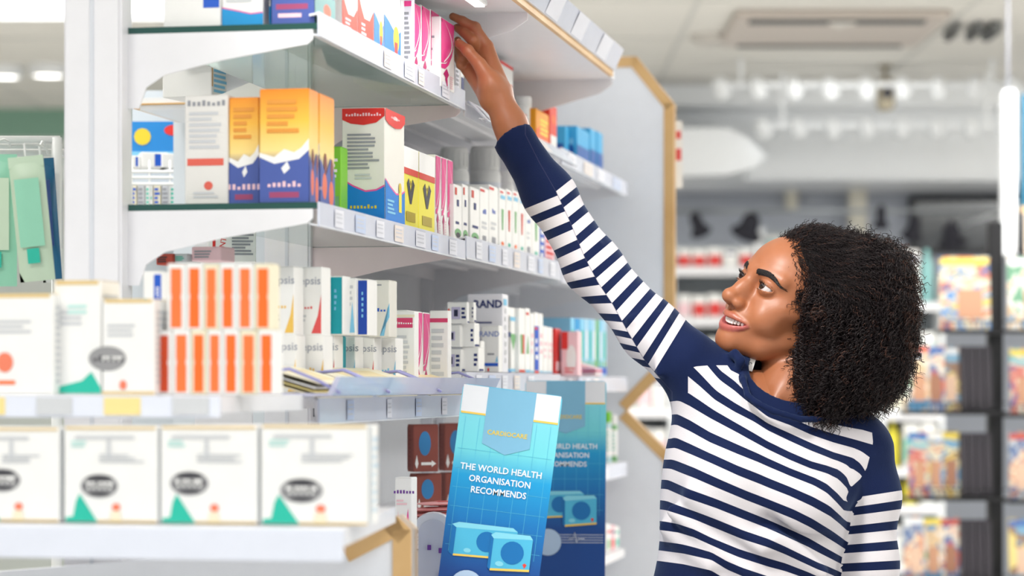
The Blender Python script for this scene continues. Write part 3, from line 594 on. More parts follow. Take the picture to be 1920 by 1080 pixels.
for i in range(7):
    dd = 5.06; P = at(238+i*15, 398, dd); carton(P, 0, .014, .05, .053, [paper, cream, gt][i % 3], [('l', 'front', .1, .1, .9, .9, 5, [mint, blue, grey_ink][i % 3])], 'narrow pale pack in the lower wire basket row, %s from the left' % ['first', 'second', 'third', 'fourth', 'fifth', 'sixth', 'seventh'][i], 'narrow packs in the wire basket', name='narrow_pack')
b = MB(); b.prism([(-.035, 0), (.14, 0), (.14, -.022), (-.03, -.022)], 0, .24, white); b.prism([(-.04, 0), (-.035, 0), (-.028, -.022), (-.04, -.02)], -.002, .24, wood); b.box((.05, .26, -.62), (.2, .02, 1.3), mat('cool_board', (206, 214, 220), .5)); b.box((.05, -.002, -.012), (.2, .004, .003), wood)
tag(b.build('hanging_board', M=Matrix.Translation(at(290, 183, 4.7)) @ Matrix.Rotation(-.2, 4, 'Z')), 'white board with beech edge seen between the glass shelves', 'shelf')
P = at(365, 181, 4.45); carton((P.x, P.y+.04, P.z), -.35, .095, .08, .055, paper, [('l', 'right', .1, .1, .9, .9, 5, ltblue), ('r', 'right', .0, .3, .06, .9, wood)], 'plain white carton on the beech edged board')
P = at(460, 118, 4.5); carton((P.x, P.y+.04, P.z), -.3, .085, .06, .05, mat('ice_pack', (205, 228, 236), .5), [('e', 'front', .5, .5, .14, .2, teal), ('r', 'front', .75, 0, .95, 1, sky)], 'ice blue carton seen beneath the top glass shelf')
b = MB(); b.box((0, 0, -.005), (.14, .2, .004), shelf_white); b.box((-.0, .0, -.45), (.10, .02, .9), shelf_white); tag(b.build('rear_shelf', M=Matrix.Translation(at(420, 120, 4.5))), 'white rear shelf under the ice blue carton', 'shelf')
b = MB(); b.prism([(-.09, -.03), (.09, .045), (.09, -.03)], 0, .012, paper); tag(b.build('folded_leaflet', M=Matrix.Translation(at(455, 168, 4.40))), 'folded white leaflet leaning behind the plain white carton', 'leaflet')
# colourful bits above the orange packs
for i, (px, py, w_, h_, m, mm, lab) in enumerate([(322, 488, 34, 20, mat('brick_pack', (190, 75, 60), .5), dark, 'small red box lying behind the orange packs'), (352, 486, 26, 16, gt, mint, 'small grey box lying right of the red one'), (400, 478, 60, 26, palepink, grey_ink, 'crumpled pale pink packet behind the orange packs')]):
    P = at(px, py+h_/2, 3.75); carton(P, -.3, w_/F*3.75, .05, h_/F*3.75, m, [('l', 'front', .1, .2, .9, .8, 3, mm)], lab)
P = at(435, 492, 4.0); carton(P, .1, .075, .02, .05, paper, [('r', 'front', .1, .3, .16, .9, red), ('t', 'front', .32, .6, .012, 'DENTAL', red, .01, 1.35), ('l', 'front', .5, .2, .95, .9, 7, grey_ink)], 'white leaflet box with red upright letters above the orange packs')

# --- top level, near section, end facing the camera
zA1 = zA+.0005
cam_(306, 414, -46, zA1, .015, .14, paper, [('r', 'front', .70, .36, .98, 1, blue), ('r', 'right', 0, 0, 1, 1, paper)], 'large white carton with blue corner on the top glass shelf')
cam_(416, 494, -60, zA1, .02, .10, paper, [('r', 'front', 0, 0, 1, .20, sky), ('p', 'front', [(0, .20), (1, .14), (1, .22), (.7, .20), (.4, .25), (0, .31)], sky), ('p', 'front', [(0, .31), (.4, .25), (.7, .20), (1, .22), (1, .24), (.7, .22), (.4, .27), (0, .33)], pink), ('l', 'front', .1, .4, .9, .9, 8, gt)], 'white carton with blue wave foot on the top glass shelf')
cam_(497, 508, -30, zA1, .05, .1, sky, [('r', 'front', 0, .5, 1, .7, paper)], 'narrow blue carton between two larger ones on the top glass shelf')
mount = ramp_mat('orange_dusk_print', [(0, (70, 80, 150)), (.30, (70, 80, 150)), (.45, (250, 222, 140)), (.7, (248, 190, 70)), (1, (236, 130, 24))], 0, .16)
mdec = lambda: [('p', 'front', [(0, 0), (1, 0), (1, .46), (.8, .38), (.55, .36), (.3, .34), (0, .40)], mat('dusk_blue', (72, 92, 165), .5)), ('p', 'front', [(0, .40), (.3, .34), (.55, .36), (.8, .38), (1, .46), (1, .56), (.85, .48), (.7, .44), (.5, .47), (.3, .40), (0, .44)], paper),
        ('p', 'front', [(.5, .25), (.62, .30), (.56, .36), (.44, .30)], paper), ('t', 'front', .5, .16, .013, 'PROTECT', palepink, .02), ('r', 'front', .2, .04, .8, .09, mat('berry_ink', (160, 70, 110), .5)), ('l', 'front', .15, .6, .85, .92, 5, mat('amber_print', (226, 150, 60), .5)),
        ('p', 'right', [(0, 0), (1, 0), (1, .3), (.7, .45), (.4, .28), (0, .42)], mat('dusk_blue', (72, 92, 165), .5)), ('e', 'right', .3, .18, .16, .12, mat('coral_ink', (226, 110, 80), .5)), ('e', 'right', .75, .12, .16, .12, mat('coral_ink', (226, 110, 80), .5)), ('e', 'right', .35, .38, .09, .10, maroon), ('e', 'right', .78, .34, .09, .10, maroon)]
cam_(509, 590, -80, zA1, .012, .11, mount, [('r', 'front', 0, 0, 1, .5, mat('dusk_blue', (72, 92, 165), .5)), ('r', 'front', .15, .10, .7, .16, palepink), ('r', 'front', .1, .22, .85, .30, mat('berry_ink', (160, 70, 110), .5)), ('e', 'right', .25, .2, .2, .08, mat('coral_ink', (226, 110, 80), .5)), ('r', 'right', 0, 0, 1, .5, mat('teal_grey', (120, 170, 170), .5)), ('e', 'right', .6, .28, .18, .1, mat('coral_ink', (226, 110, 80), .5))], 'dusky blue carton at the near corner of the top glass shelf')
# top level, aisle row
za = 1.898
for i, (a, c) in enumerate([(641, 670), (671, 700)]):
    ais(a, c, -45, za, .1, paper, [('p', 'front', [(0, 0), (1, 0), (1, .62), (.75, .46), (.4, .46), (.2, .60), (0, .80)], mat('scarlet_print', (215, 70, 50), .5)), ('l', 'front', .2, .15, .6, .4, 4, palepink)], 'red and white carton behind the lilac price rail, %s' % ['nearer one', 'farther one'][i], 'red and white cartons')
for i, (a, c) in enumerate([(701, 719), (720, 751)]):
    ais(a, c, -45, za, .1, paper, [('p', 'front', [(0, 0), (1, 0), (1, .46), (.75, .38), (.3, .50), (0, .56)], mat('wave_blue', (30, 130, 220), .4)), ('e', 'front', .72, .34, .18, .15, mat('sun_yellow', (225, 200, 50), .5)), ('r', 'front', .62, .06, .8, .3, red)], 'white carton with blue wave and small figure on the top rail, %s' % ['nearer narrow one', 'wider one'][i], 'blue wave cartons')
pinkd = [('r', 'front', 0, .30, .98, 1, mat('hot_pink', (232, 62, 140), .4)), ('p', 'front', [(0, .30), (1, .30), (1, .78), (.8, .55), (.5, .38), (.2, .31), (0, .31)], paper)]
def pinkdec(face='front', sc=1):
    m = mat('hot_pink', (242, 100, 168), .4); n = 12
    arc = [(1-.98*(1-math.cos(PI/2*i/n))*.98, .98-.62*math.sin(PI/2*i/n)) for i in range(n+1)]
    body = [(.03, .99)]+[(.97, .99)]+[(.97-.97*(i/n)**2.2+.0, .95-.60*math.sin(PI/2*(i/n))**1.3) for i in range(1, n+1)]
    body[-1] = (.03, .35)
    loop = [(.22+.62*math.sin(PI*i/n)*1.0, .985-.62*i/n) for i in range(n+1)]
    loop2 = [(.22+.62*math.sin(PI*i/n)*.90, .985-.60*i/n-.0) for i in range(n, -1, -1)]
    return [('p', face, body, m), ('p', face, loop+loop2, paper), ('p', face, [(.03, .33), (.35, .36), (.6, .46), (.85, .64), (.97, .8), (.97, .73), (.8, .52), (.55, .36), (.3, .28), (.03, .27)], m),
            ('p', face, [(.18, .20), (.42, .14), (.58, .22), (.42, .30)], magenta), ('p', face, [(.30, .15), (.46, .17), (.5, .02), (.44, .02)], magenta), ('l', face, .65, .03, .95, .22, 6, palepink), ('r', face, .03, .94, .12, .98, magenta)]
ais(753, 771, -30, za, .02, paper, [], 'plain white divider pack before the pink cartons')
u = u_at(757, -.02)
cam_(752, 773, -8, za, u-.03, .02, mat('greywhite_print', (226, 226, 236), .5), [('r', 'front', .05, .86, .95, .93, mat('hot_pink', (242, 100, 168), .4)), ('l', 'front', .1, .1, .85, .8, 11, grey_ink)], 'slim carton with grey print and pink band, left of the pink cartons')
for i, (a, c) in enumerate([(774, 789), (790, 806), (807, 823)]):
    ais(a, c, [0, 6, 14][i]+3, za, .10, paper, pinkdec(), 'pink and white carton on the top shelf, %s of three before the one being taken' % ['first', 'second', 'third'][i], 'pink cartons on the top shelf')
ais(826, 852, 31, za, .10, paper, pinkdec()+[('l', 'left', .1, .1, .9, .8, 12, grey_ink)], 'pink and white carton on the top shelf touched by the fingers', v=.004)
ais(854, 862, 95, za, .08, mat('greywhite_print', (226, 226, 236), .5), [('l', 'front', .1, .1, .9, .9, 9, grey_ink)], 'grey printed white pack right of the touched pink carton')
ais(863, 870, 112, za, .08, paper, [('r', 'front', .2, .1, .9, .6, navy)], 'white pack with navy print behind the rail end')
# top level, farthest section
def bottle(px, py0, py1, w, z, v, body, cap, lab, dec_m=None, grp=None):
    u = u_at(px, v); dd = dep(u, v); r = w/F*dd/2; h = zpx(py0, dd)-z; e = empty('bottle', G(u, v, z)); tag(e, lab, 'bottle', grp)
    q = MB(); q.lathe([(r*.93, 0), (r, .004), (r, h*.74), (r*.93, h*.78), (r*.8, h*.8)], body, 24); q.build('container', e)
    q = MB(); q.lathe([(r*.88, h*.79), (r*.92, h*.8), (r*.92, h*.97), (r*.86, h), (.0001, h)], cap, 24); 
    for k in range(16): q.tube([(r*.92*math.cos(k*PI/8), r*.92*math.sin(k*PI/8), h*.82), (r*.92*math.cos(k*PI/8), r*.92*math.sin(k*PI/8), h*.95)], r*.03, cap, 4)
    q.build('cap', e)
    if dec_m:
        q = MB(); q.lathe([(r*1.006, h*.12), (r*1.006, h*.68)], dec_m[0], 24)
        for t in (.25, .33, .41, .5, .58): 
            vs = [(r*1.012*math.cos(a), r*1.012*math.sin(a), h*t+dz) for dz in (0, h*.025) for a in [-PI/2-.7+i*.14 for i in range(9)]]
            q.add(vs, [(i, i+1, i+10, i+9) for i in range(8)], dec_m[1])
        q.m = [q.m[i] for i in range(len(q.m))]; q.build('label_band', e)
zs = 1.900
ais(938, 962, 112, 1.898, .09, paper, [('r', 'front', 0, .95, 1, 1, red), ('r', 'front', .15, .05, .95, .45, mat('tomato_print', (236, 92, 50), .5)), ('t', 'front', .5, .6, .018, 'D', mat('tomato_print', (236, 92, 50), .5), .01), ('r', 'front', .3, .66, .9, .72, mat('tomato_print', (236, 92, 50), .5)), ('r', 'left', .9, 0, 1, 1, red), ('r', 'left', 0, .94, 1, 1, red)], 'white carton with red border just right of the hand', v=-.03)
bottle(980, 182, 0, 36, zs-.002, -.05, paper, paper, 'white capped bottle with red striped label right of the wrist', (paper, mat('tomato_print', (236, 92, 50), .5)))
ais(1005, 1029, 203, zs-.002, .07, mat('orange_gold_print', (246, 160, 30), .45), [('p', 'front', [(0, 0), (1, 0), (1, .5), (.4, .6), (0, .4)], orange), ('l', 'front', .3, .3, .95, .8, 4, yellow)], 'bright orange carton on the far top shelf', v=-.02)
ais(1031, 1044, 195, zs-.002, .10, mat('poppy_carton', (228, 66, 40), .45), [('r', 'front', .1, .05, .95, .35, paper), ('e', 'front', .5, .7, .25, .1, orange)], 'tall red carton behind the orange one', v=-.02)
for i, (a, c) in enumerate([(1082, 1105), (1107, 1118), (1120, 1130)]):
    ais(a, c, [236, 240, 246][i], zs-.002, .085, mat('aqua_blue_carton', (60, 170, 225), .4), [('r', 'front', 0, 0, 1, .5, mat('deep_sea_print', (16, 90, 170), .4)), ('e', 'left', .5, .35, .42, .26, mat('deep_sea_print', (16, 90, 170), .4)), ('e', 'left', .5, .80, .16, .10, mat('leaf_pack', (120, 180, 120), .5)), ('r', 'left', .06, .02, .94, .12, mat('deep_sea_print', (16, 90, 170), .4)), ('r', 'left', .1, .5, .9, .66, ltblue), ('e', 'left', .12, .44, .08, .05, magenta)], 'aqua blue carton on the far top shelf, %s of three' % ['front', 'middle', 'rear'][i], 'aqua blue cartons')
    if i == 0: ais(1060, 1081, 236, zs-.002, .075, mat('aqua_blue_carton', (60, 170, 225), .4), [('r', 'left', .1, .02, .94, .5, mat('deep_sea_print', (16, 90, 170), .4)), ('e', 'left', .5, .80, .16, .10, mat('leaf_pack', (120, 180, 120), .5))], 'aqua blue carton standing before the other three', v=-.03)

# --- middle level, near section
zB1 = zB+.0015
cam_(346, 428, 180, zB1, .03, .07, mat('grey_white_carton', (232, 230, 226), .55), [('t', 'front', .5, .93, .013, 'Dermagel', grey_ink, .01), ('l', 'front', .1, .5, .9, .86, 7, gt), ('r', 'front', .06, .355, .90, .42, mat('coral_band', (228, 100, 84), .5)), ('e', 'front', .55, .17, .10, .04, mat('coral_band', (228, 100, 84), .5)), ('l', 'front', .2, .05, .8, .12, 2, gt)], 'tall white carton with red band left of the orange cartons')
cam_(429, 486, 184, zB1, .035, .07, mount, mdec(), 'orange and blue carton partly hidden by its taller neighbour')
cam_(486, 580, 168, zB1, .012, .05, mount, mdec(), 'tallest orange and blue carton at the shelf corner', lid=mat('amber_lid', (226, 150, 60), .5))
cam_(548, 600, 176, zB1, .075, .08, mount, mdec(), 'orange and blue carton just behind the tallest one', lid=mat('amber_lid', (226, 150, 60), .5))
cam_(600, 640, 276, zB1, .34, .04, mat('lime_carton', (130, 205, 60), .45), [('l', 'front', .3, .55, .9, .85, 4, paper), ('r', 'front', .3, .1, .9, .3, mat('leaf_pack', (120, 180, 120), .5))], 'lime green carton between the orange and red topped cartons', rot=0)
u = .405
wave = lambda f: [('r', f, 0, 0, 1, .24, mat('wave_blue', (20, 130, 215), .4)), ('p', f, [(0, .24), (1, .24), (1, .30), (.8, .26), (.55, .25), (.25, .30), (0, .36)], mat('wave_blue', (20, 130, 215), .4)), ('p', f, [(0, .36), (.25, .30), (.55, .25), (.8, .26), (1, .30), (1, .315), (.8, .275), (.55, .265), (.25, .315), (0, .375)], pink),
    ('p', f, [(0, 1), (0, .90), (.2, .865), (.5, .85), (.8, .87), (1, .93), (1, 1)], red), ('t', f, .5, .945, .008, 'Feel the life', palepink, .01)]
cam_(641, 722, 204, zB1, u, .13, mat('ivory_carton', (236, 234, 226), .5), wave('front')+[('l', 'front', .12, .45, .88, .78, 10, grey_ink), ('l', 'front', .3, .36, .75, .42, 2, gt), ('t', 'front', .5, .12, .010, 'vitamins', mat('sun_yellow', (225, 200, 50), .5), .02)]
     + wave('right')[:5]+[('e', 'right', .75, .32, .07, .05, mat('sun_yellow', (225, 200, 50), .5)), ('r', 'right', .68, .1, .82, .28, yellow), ('l', 'right', .1, .06, .5, .2, 4, ltblue), ('t', 'right', .5, .94, .010, 'Bonus', paper, .02)], 'white carton with red top and blue wave foot on the middle shelf')
for i, (a, c) in enumerate([(755, 784), (785, 815)]):
    ais(a, c, 272+i*12, zB1, .10, yellow, [('r', 'front', 0, .74, 1, 1, paper), ('r', 'front', 0, .66, 1, .74, mat('tomato_red', (210, 60, 40), .5)), ('p', 'front', [(.45, .3), (.55, .3), (.75, .55), (.62, .62), (.5, .45), (.38, .62), (.25, .55)], dark), ('r', 'front', .2, .08, .8, .2, mat('olive_print', (170, 150, 30), .5)), ('t', 'front', .5, .56, .012, 'OWO', mat('olive_print', (170, 150, 30), .5), .02), ('r', 'left', 0, .74, 1, 1, paper)], 'yellow carton with white top on the middle shelf, %s of two' % ['nearer', 'farther'][i], 'yellow cartons')
for i, (a, c) in enumerate([(816, 826), (827, 837), (838, 849)]):
    ais(a, c, 290+i*4, zB1, .07, paper, pinkdec(), 'small pink and white carton on the middle shelf, %s of three' % ['first', 'second', 'third'][i], 'pink cartons on the middle shelf', v=-.02)
for i, (px, py, w_, v) in enumerate([(852, 277, 56, -.12), (909, 276, 60, -.10), (945, 300, 40, -.14)]):
    bottle(px, py, 0, w_, zB1, v, paper, paper, 'big white tablet bottle behind the small white cartons, %s of three' % ['left', 'middle', 'right'][i], (mat('bottle_print', (228, 232, 240), .5), gt), 'white tablet bottles')
P_ = [mat('leaf_pack', (120, 180, 120), .5), red, mint]
k = 0
for i, (a, c, t, pt) in enumerate([(851, 866, 345, 'a'), (867, 878, 345, 'a'), (882, 899, 350, 'a'), (900, 916, 350, 'n'), (917, 934, 346, 'n'), (936, 948, 352, 'g'), (949, 960, 354, 'r'), (961, 972, 356, 'g'), (973, 984, 360, 'r'), (985, 997, 366, 'n'), (998, 1012, 380, 'g')]):
    sec = 0 if c < 880 else 1
    if pt == 'a': d_ = [('e', 'front', .5, .14, .4, .08, P_[0]), ('e', 'front', .5, .10, .28, .05, dark), ('r', 'front', .1, .82, .35, .95, mat('tomato_red', (210, 60, 40), .5)), ('r', 'front', .35, .62, .6, .74, navy), ('l', 'front', .2, .28, .85, .36, 1, navy)]
    elif pt == 'n': d_ = [('t', 'front', .5, .62, .02, 'Lip', blue, .01), ('l', 'front', .2, .3, .8, .45, 2, gt), ('r', 'front', .3, .1, .7, .2, grey_ink), ('r', 'front', .0, .93, .5, .97, red)]
    else: d_ = [('p', 'front', [(.4, .35), (.6, .35), (.68, .68), (.32, .68)], P_[0] if pt == 'g' else mat('tomato_red', (210, 60, 40), .5)), ('r', 'front', .2, .84, .9, .9, ltblue), ('e', 'front', .5, .14, .2, .03, [mint, orange][i % 2]), ('r', 'front', .1, .93, .6, .96, red)]
    ais(a, c, t, zB1, .05, paper, d_, 'small white carton in the middle row, %s from the left' % ['first', 'second', 'third', 'fourth', 'fifth', 'sixth', 'seventh', 'eighth', 'ninth', 'tenth', 'eleventh'][i], 'small white cartons of the middle row')
ais(1013, 1021, 420, zB1, .05, blue, [('l', 'front', .1, .1, .9, .9, 4, paper)], 'blue pack at the end of the white middle row')
ais(1022, 1040, 440, zB1, .05, palepink, [('l', 'front', .1, .1, .9, .9, 4, red)], 'pale pink pack beside the sleeve')
for i, (a, c) in enumerate([(1112, 1121), (1122, 1131), (1132, 1141)]):
    ais(a, c, 438+i*5, zB1+.002, .07, mat('aqua_blue_carton', (60, 170, 225), .4), [('r', 'front', 0, 0, 1, .5, blue)], 'pale blue carton beside the striped sleeve on the far middle shelf, %s of three' % ['front', 'middle', 'rear'][i], 'pale blue far cartons')

# --- lower level, near section: two tiers of boxes facing the camera
zC = zC1+.001
def tier(xs, pyt, z, u, hh, tname, mats):
    for i in range(len(xs)-1):
        m, d_, lab = mats[i]
        cam_(xs[i], xs[i+1], pyt+i*1.3, z, u+i*.055, .05, m, d_, lab)
def ep(acc, z_=1, txt='repsis'): return [('t', 'front', .5, .80, .016, txt, mat('silver_ink', (168, 172, 184), .4), .01), ('t', 'front', .45, .42, .008, 'Cold', acc, 0), ('p', 'front', [(.62, .04), (.98, .04), (.98, .6), (.86, .3)], acc), ('l', 'front', .1, .2, .5, .32, 2, gt)]
yl = mat('amber_ink', (242, 196, 90), .5); rl = mat('rose_red_ink', (224, 84, 84), .5)
zl = zC+.001
tier([513, 556, 608], 628, zl, .10, 0, 'l', [(paper, ep(yl), 'white carton with silver letters in the lower tier, beside the orange packs'), (paper, ep(yl), 'white carton with silver letters in the lower tier, second from the orange packs')])
tier([596, 628, 634, 667, 702, 743], 629, zl, .30, 0, 'l', [(paper, ep(rl), 'white carton with silver letters and red flash in the lower tier'), (teal, [], 'thin teal pack in the lower tier'), (paper, ep(ltblue), 'white carton with silver letters left of centre in the lower tier'),
     (paper, ep(rl), 'white carton with silver letters near the end of the lower tier'), (paper, ep(ltblue), 'white carton with silver letters at the right end of the lower tier')])
zu = zpx(627, dep(.12, -.1)); 
tier([505, 552, 604], 500, zu-.002, .10, 0, 'u', [(paper, ep(yl), 'taller white carton with amber flash in the upper tier, beside the orange packs'), (paper, ep(rl), 'taller white carton with red flash in the upper tier')])
zu2 = zpx(629, dep(.32, -.1))
cam_(601, 617, 520, zu2, .28, .05, mat('dark_green_carton', (70, 92, 80), .5), [('r', 'front', .3, .1, .7, .9, grey_ink)], 'dark green slim carton beside the teal one')
cam_(615, 644, 518, zu2, .29, .05, paper, [('r', 'front', .14, .02, .92, .98, mat('teal_spine', (14, 165, 180), .4)), ('l', 'front', .4, .4, .6, .8, 4, ltblue)], 'carton with a broad teal spine in the upper tier')
cam_(644, 668, 522, zu2, .33, .05, paper, [('l', 'front', .1, .5, .8, .9, 4, gt), ('p', 'front', [(.5, .05), (.9, .05), (.7, .6)], ltblue)], 'slim white carton between the teal and blue spines')
cam_(668, 690, 524, zu2, .34, .06, paper, [('r', 'front', .15, .02, .95, .98, mat('royal_spine', (18, 70, 175), .4)), ('l', 'front', .45, .3, .65, .8, 5, ltblue)], 'carton with a broad royal blue spine in the upper tier')
cam_(690, 731, 526, zu2, .46, .05, mat('ivory_carton', (236, 234, 226), .5), [('t', 'front', .4, .48, .009, 'ROBERT', blue, .01), ('p', 'front', [(.55, .02), (.75, .02), (.9, .5), (1, .6), (1, .35)], ltblue), ('l', 'front', .2, .9, .8, .94, 1, grey_ink)], 'ivory carton with pale blue streak in the upper tier')
# leaflet trays in front of them
for i, (p0, p1) in enumerate([(540, 648), (640, 752), (742, 862)]):
    u0, u1 = u_at(p0, .0), u_at(p1, .0); e = empty('leaflet_tray', G((u0+u1)/2, .01, zC1)); e.rotation_euler = (0, 0, RA); w = u1-u0
    tag(e, 'clear scoop tray of cream leaflets on the lower shelf edge, %s' % ['nearest the orange packs', 'in the middle', 'nearest the corner'][i], 'tray')
    q = MB(); lil = mat('clear_lilac_tray', (206, 208, 236), .15, alpha=.75)
    q.prism([(-.06, 0), (.05, 0), (.062, .026), (.055, .026), (.044, .004), (-.055, .004)][::-1], -w/2, w/2, lil, 'x'); q.build('tray_body', e, None)
    ch = [c for c in e.children][0]
    ch.rotation_euler = (0, 0, PI)
    for sx in (-1, 1):
        q = MB(); q.tube([(sx*w*.48, .05, .032), (sx*w*.48, .01, .036), (sx*w*.47, -.03, .02), (sx*w*.46, -.058, .004)], .0022, mat('lilac_edge', (150, 150, 205), .3)); q.build('divider', e)
    for k in range(4):
        q = MB(); q.box((0, 0, 0), (w*.86, .085, .0015), [cream, mat('butter_leaflet', (242, 224, 150), .6), paper, cream][k]); q.box((0, 0, .001), (w*.5, .05, .0005), mat('amber_print2', (232, 214, 170), .6))
        o = q.build('leaflet', M=Matrix.Translation(G((u0+u1)/2, .0-.004*k, zC1+.010+.006*k)) @ Matrix.Rotation(RA+random.uniform(-.08, .08), 4, 'Z') @ Matrix.Rotation(.28, 4, 'X'))
        tag(o, '%s leaflet in the clear tray %s' % (['bottom cream', 'yellow butter coloured', 'white', 'top cream'][k], ['nearest the orange packs', 'in the middle of the shelf edge', 'nearest the shelf corner'][i]), 'leaflet', 'leaflets in the tray '+['near', 'middle', 'far'][i])

# --- lower level beyond: pink cartons, small stacked boxes, logo carton
cam_(732, 778, 584, zC, .62, .03, paper, [('r', 'front', 0, .80, .92, .92, mat('rose_band', (214, 66, 110), .5)), ('t', 'front', .45, .86, .007, 'SilenceTrim', paper, .01), ('l', 'front', .08, .1, .8, .72, 10, gt), ('r', 'front', 0, .93, 1, .96, cream)], 'white carton with rose heading left of the three pink cartons')
for i, (a, c) in enumerate([(764, 778), (779, 792), (793, 806)]):
    ais(a, c, 582+i*2, zC, .05, paper, pinkdec(), 'pink and white carton on the lower shelf, %s of three' % ['left', 'middle', 'right'][i], 'pink cartons on the lower shelf', v=-.02)
cam_(805, 840, 583, zC+.0, .84, .03, paper, [('r', 'front', 0, .86, 1, .91, mat('rose_band', (214, 66, 110), .5)), ('l', 'front', .1, .1, .8, .8, 8, gt)], 'white carton behind the stacked eye boxes')
eye = [('r', 'front', .22, .22, .66, .78, mat('lavender_print', (196, 190, 222), .5)), ('r', 'front', .34, .34, .54, .66, mat('midnight_print', (26, 28, 66), .5)), ('e', 'front', .08, .62, .06, .10, mat('coral_band', (228, 100, 84), .5)), ('l', 'front', .72, .2, .95, .8, 3, navy), ('r', 'right', .1, .04, .9, .12, navy)]
eyeN = [('r', 'front', 0, .05, .16, .95, navy), ('r', 'front', .3, .3, .7, .7, mat('lavender_print', (196, 190, 222), .5)), ('r', 'front', .42, .35, .62, .65, mat('midnight_print', (26, 28, 66), .5)), ('e', 'front', .26, .7, .08, .1, mat('coral_band', (228, 100, 84), .5))]
for i, (a, c, t, bt, u, dd_, lab) in enumerate([(806, 830, 652, 692, 1.100, eyeN, 'small white box with navy end, bottom left of the eye box stack'), (830, 866, 655, 693, 1.085, eye, 'small white box with dark square, bottom of the eye box stack'), (866, 898, 652, 694, 1.110, eye[3:], 'plain sided small white box at the bottom right of the stack'),
        (806, 829, 610, 651, 1.100, eyeN, 'small white box with navy end, second layer of the stack'), (829, 864, 609, 651, 1.090, eyeN, 'small white box with navy bar, second layer middle'), (864, 890, 606, 651, 1.110, eye[3:], 'small white box second layer right, under the top pair'),
        (838, 876, 567, 607, 1.085, eye, 'small white box with dark square, top of the eye box stack'), (876, 889, 567, 605, 1.130, eye[3:], 'narrow white box at the top right of the stack')]):
    z = zC2+.001 if i < 3 else zpx(bt, dep(u, -.05))
    cam_(a, c, t, z, u, .045 if i < 6 else .02, paper, dd_, lab, rot=random.uniform(-.03, .03))
zz = zC2+.001
cam_(876, 943, 552, zz, 1.345, .055, mat('bright_carton', (240, 240, 246), .5), [('t', 'front', .58, .87, .020, 'RAND', navy, .035), ('l', 'front', .15, .62, .75, .655, 1, navy), ('l', 'front', .15, .48, .5, .52, 1, gt), ('p', 'front', [(.7, .42), (.8, .5), (.9, .42), (.84, .42), (.8, .46), (.76, .42)], navy), ('l', 'right', .3, .1, .7, .95, 8, gt), ('r', 'right', .1, .86, .7, .94, ltblue)], 'tall white carton with navy capital lettering', rot=.0)
cam_(902, 936, 611, zz-.0, 1.30, .035, paper, [('t', 'front', .45, .82, .014, 'RAND', mat('faded_blue_ink', (120, 140, 200), .5), .01), ('r', 'front', .0, .13, .95, .2, blue), ('l', 'front', .35, .36, .85, .42, 1, grey_ink), ('p', 'front', [(.8, .22), (.95, .22), (.9, .36)], ltblue), ('r', 'front', .35, .02, .45, .09, red)], 'small white carton in front of the navy lettered one')
cam_(868, 902, 640, zz-.0, 1.19, .035, paper, [('r', 'front', .05, .01, .9, .05, blue), ('l', 'front', .2, .4, .5, .5, 1, gt), ('r', 'front', .0, .3, .6, .34, gt)], 'blank white carton left of the small one')
for i, (a, c, t, kd) in enumerate([(937, 958, 588, 'b'), (952, 972, 576, 'm'), (973, 984, 578, 'g'), (985, 994, 578, 'r'), (995, 1001, 588, 'n'), (1002, 1010, 586, 'B'), (1011, 1018, 588, 'n'), (1019, 1027, 612, 'n'), (1028, 1036, 614, 'n')]):
    d_ = {'b': [('r', 'front', .0, .62, 1, .70, navy), ('e', 'front', .4, .25, .2, .06, gt), ('r', 'front', 0, .01, 1, .06, blue)], 'm': [('p', 'front', [(.5, .35), (.8, .6), (.2, .6)], P_[0]), ('r', 'front', .2, .8, .8, .86, ltblue), ('r', 'front', 0, .02, 1, .06, ltblue)],
          'g': [('p', 'front', [(.3, .3), (.6, .3), (.8, .6), (.2, .6)], P_[0]), ('p', 'front', [(.6, .3), (.9, .3), (.9, .6), (.6, .6)], red), ('r', 'front', 0, .01, 1, .05, mat('tomato_red', (210, 60, 40), .5))], 'r': [('r', 'front', .1, .90, .7, .94, red), ('p', 'front', [(.2, .3), (.7, .3), (.5, .6)], P_[0]), ('r', 'front', 0, .01, 1, .05, ltblue)],
          'n': [('l', 'front', .1, .3, .9, .7, 3, palepink), ('r', 'front', 0, .01, 1, .04, ltblue)], 'B': [('r', 'front', 0, .05, 1, .78, blue), ('r', 'front', 0, .72, .7, .76, red), ('r', 'front', 0, 0, 1, .04, red), ('l', 'front', .2, .2, .8, .6, 3, paper)]}[kd]
    ais(a, c, t, zz, .05, paper, d_, 'slim white carton right of the navy lettered one, %s in the row' % ['first', 'second', 'third', 'fourth', 'fifth', 'sixth, with blue face', 'seventh', 'eighth', 'ninth'][i], 'slim cartons of the lower row', v=-.015-.008*(i < 2))
z3 = zC2-.003
ais(1041, 1052, 616, z3, .05, mat('crimson_carton', (214, 44, 40), .45), [('r', 'front', .1, .1, .9, .3, palepink)], 'crimson carton on the far lower shelf')
cam_(1052, 1084, 622, z3, 2.02, .05, palepink, [('r', 'front', 0, .6, .4, 1, red), ('e', 'front', .6, .4, .3, .3, paper), ('l', 'front', .2, .05, .9, .2, 2, rl)], 'pale pink and white carton beside the crimson one')
q = MB()
for k in range(4): q.prism([(-.05, 0+.004*k), (.05, .0+.004*k), (.045, .003+.004*k), (-.045, .003+.004*k)], -.10, .10, [palepink, paper, rl, palepink][k], 'x')
q.prism([(-.1, .016), (.1, .016), (.05, .03), (-.08, .03)], -.05, .05, palepink, 'y')
tag(q.build('soft_pack', M=Matrix.Translation(G(2.16, -.045, z3)) @ Matrix.Rotation(RC, 4, 'Z')), 'soft pale pink packet lying on the far lower shelf', 'packet')
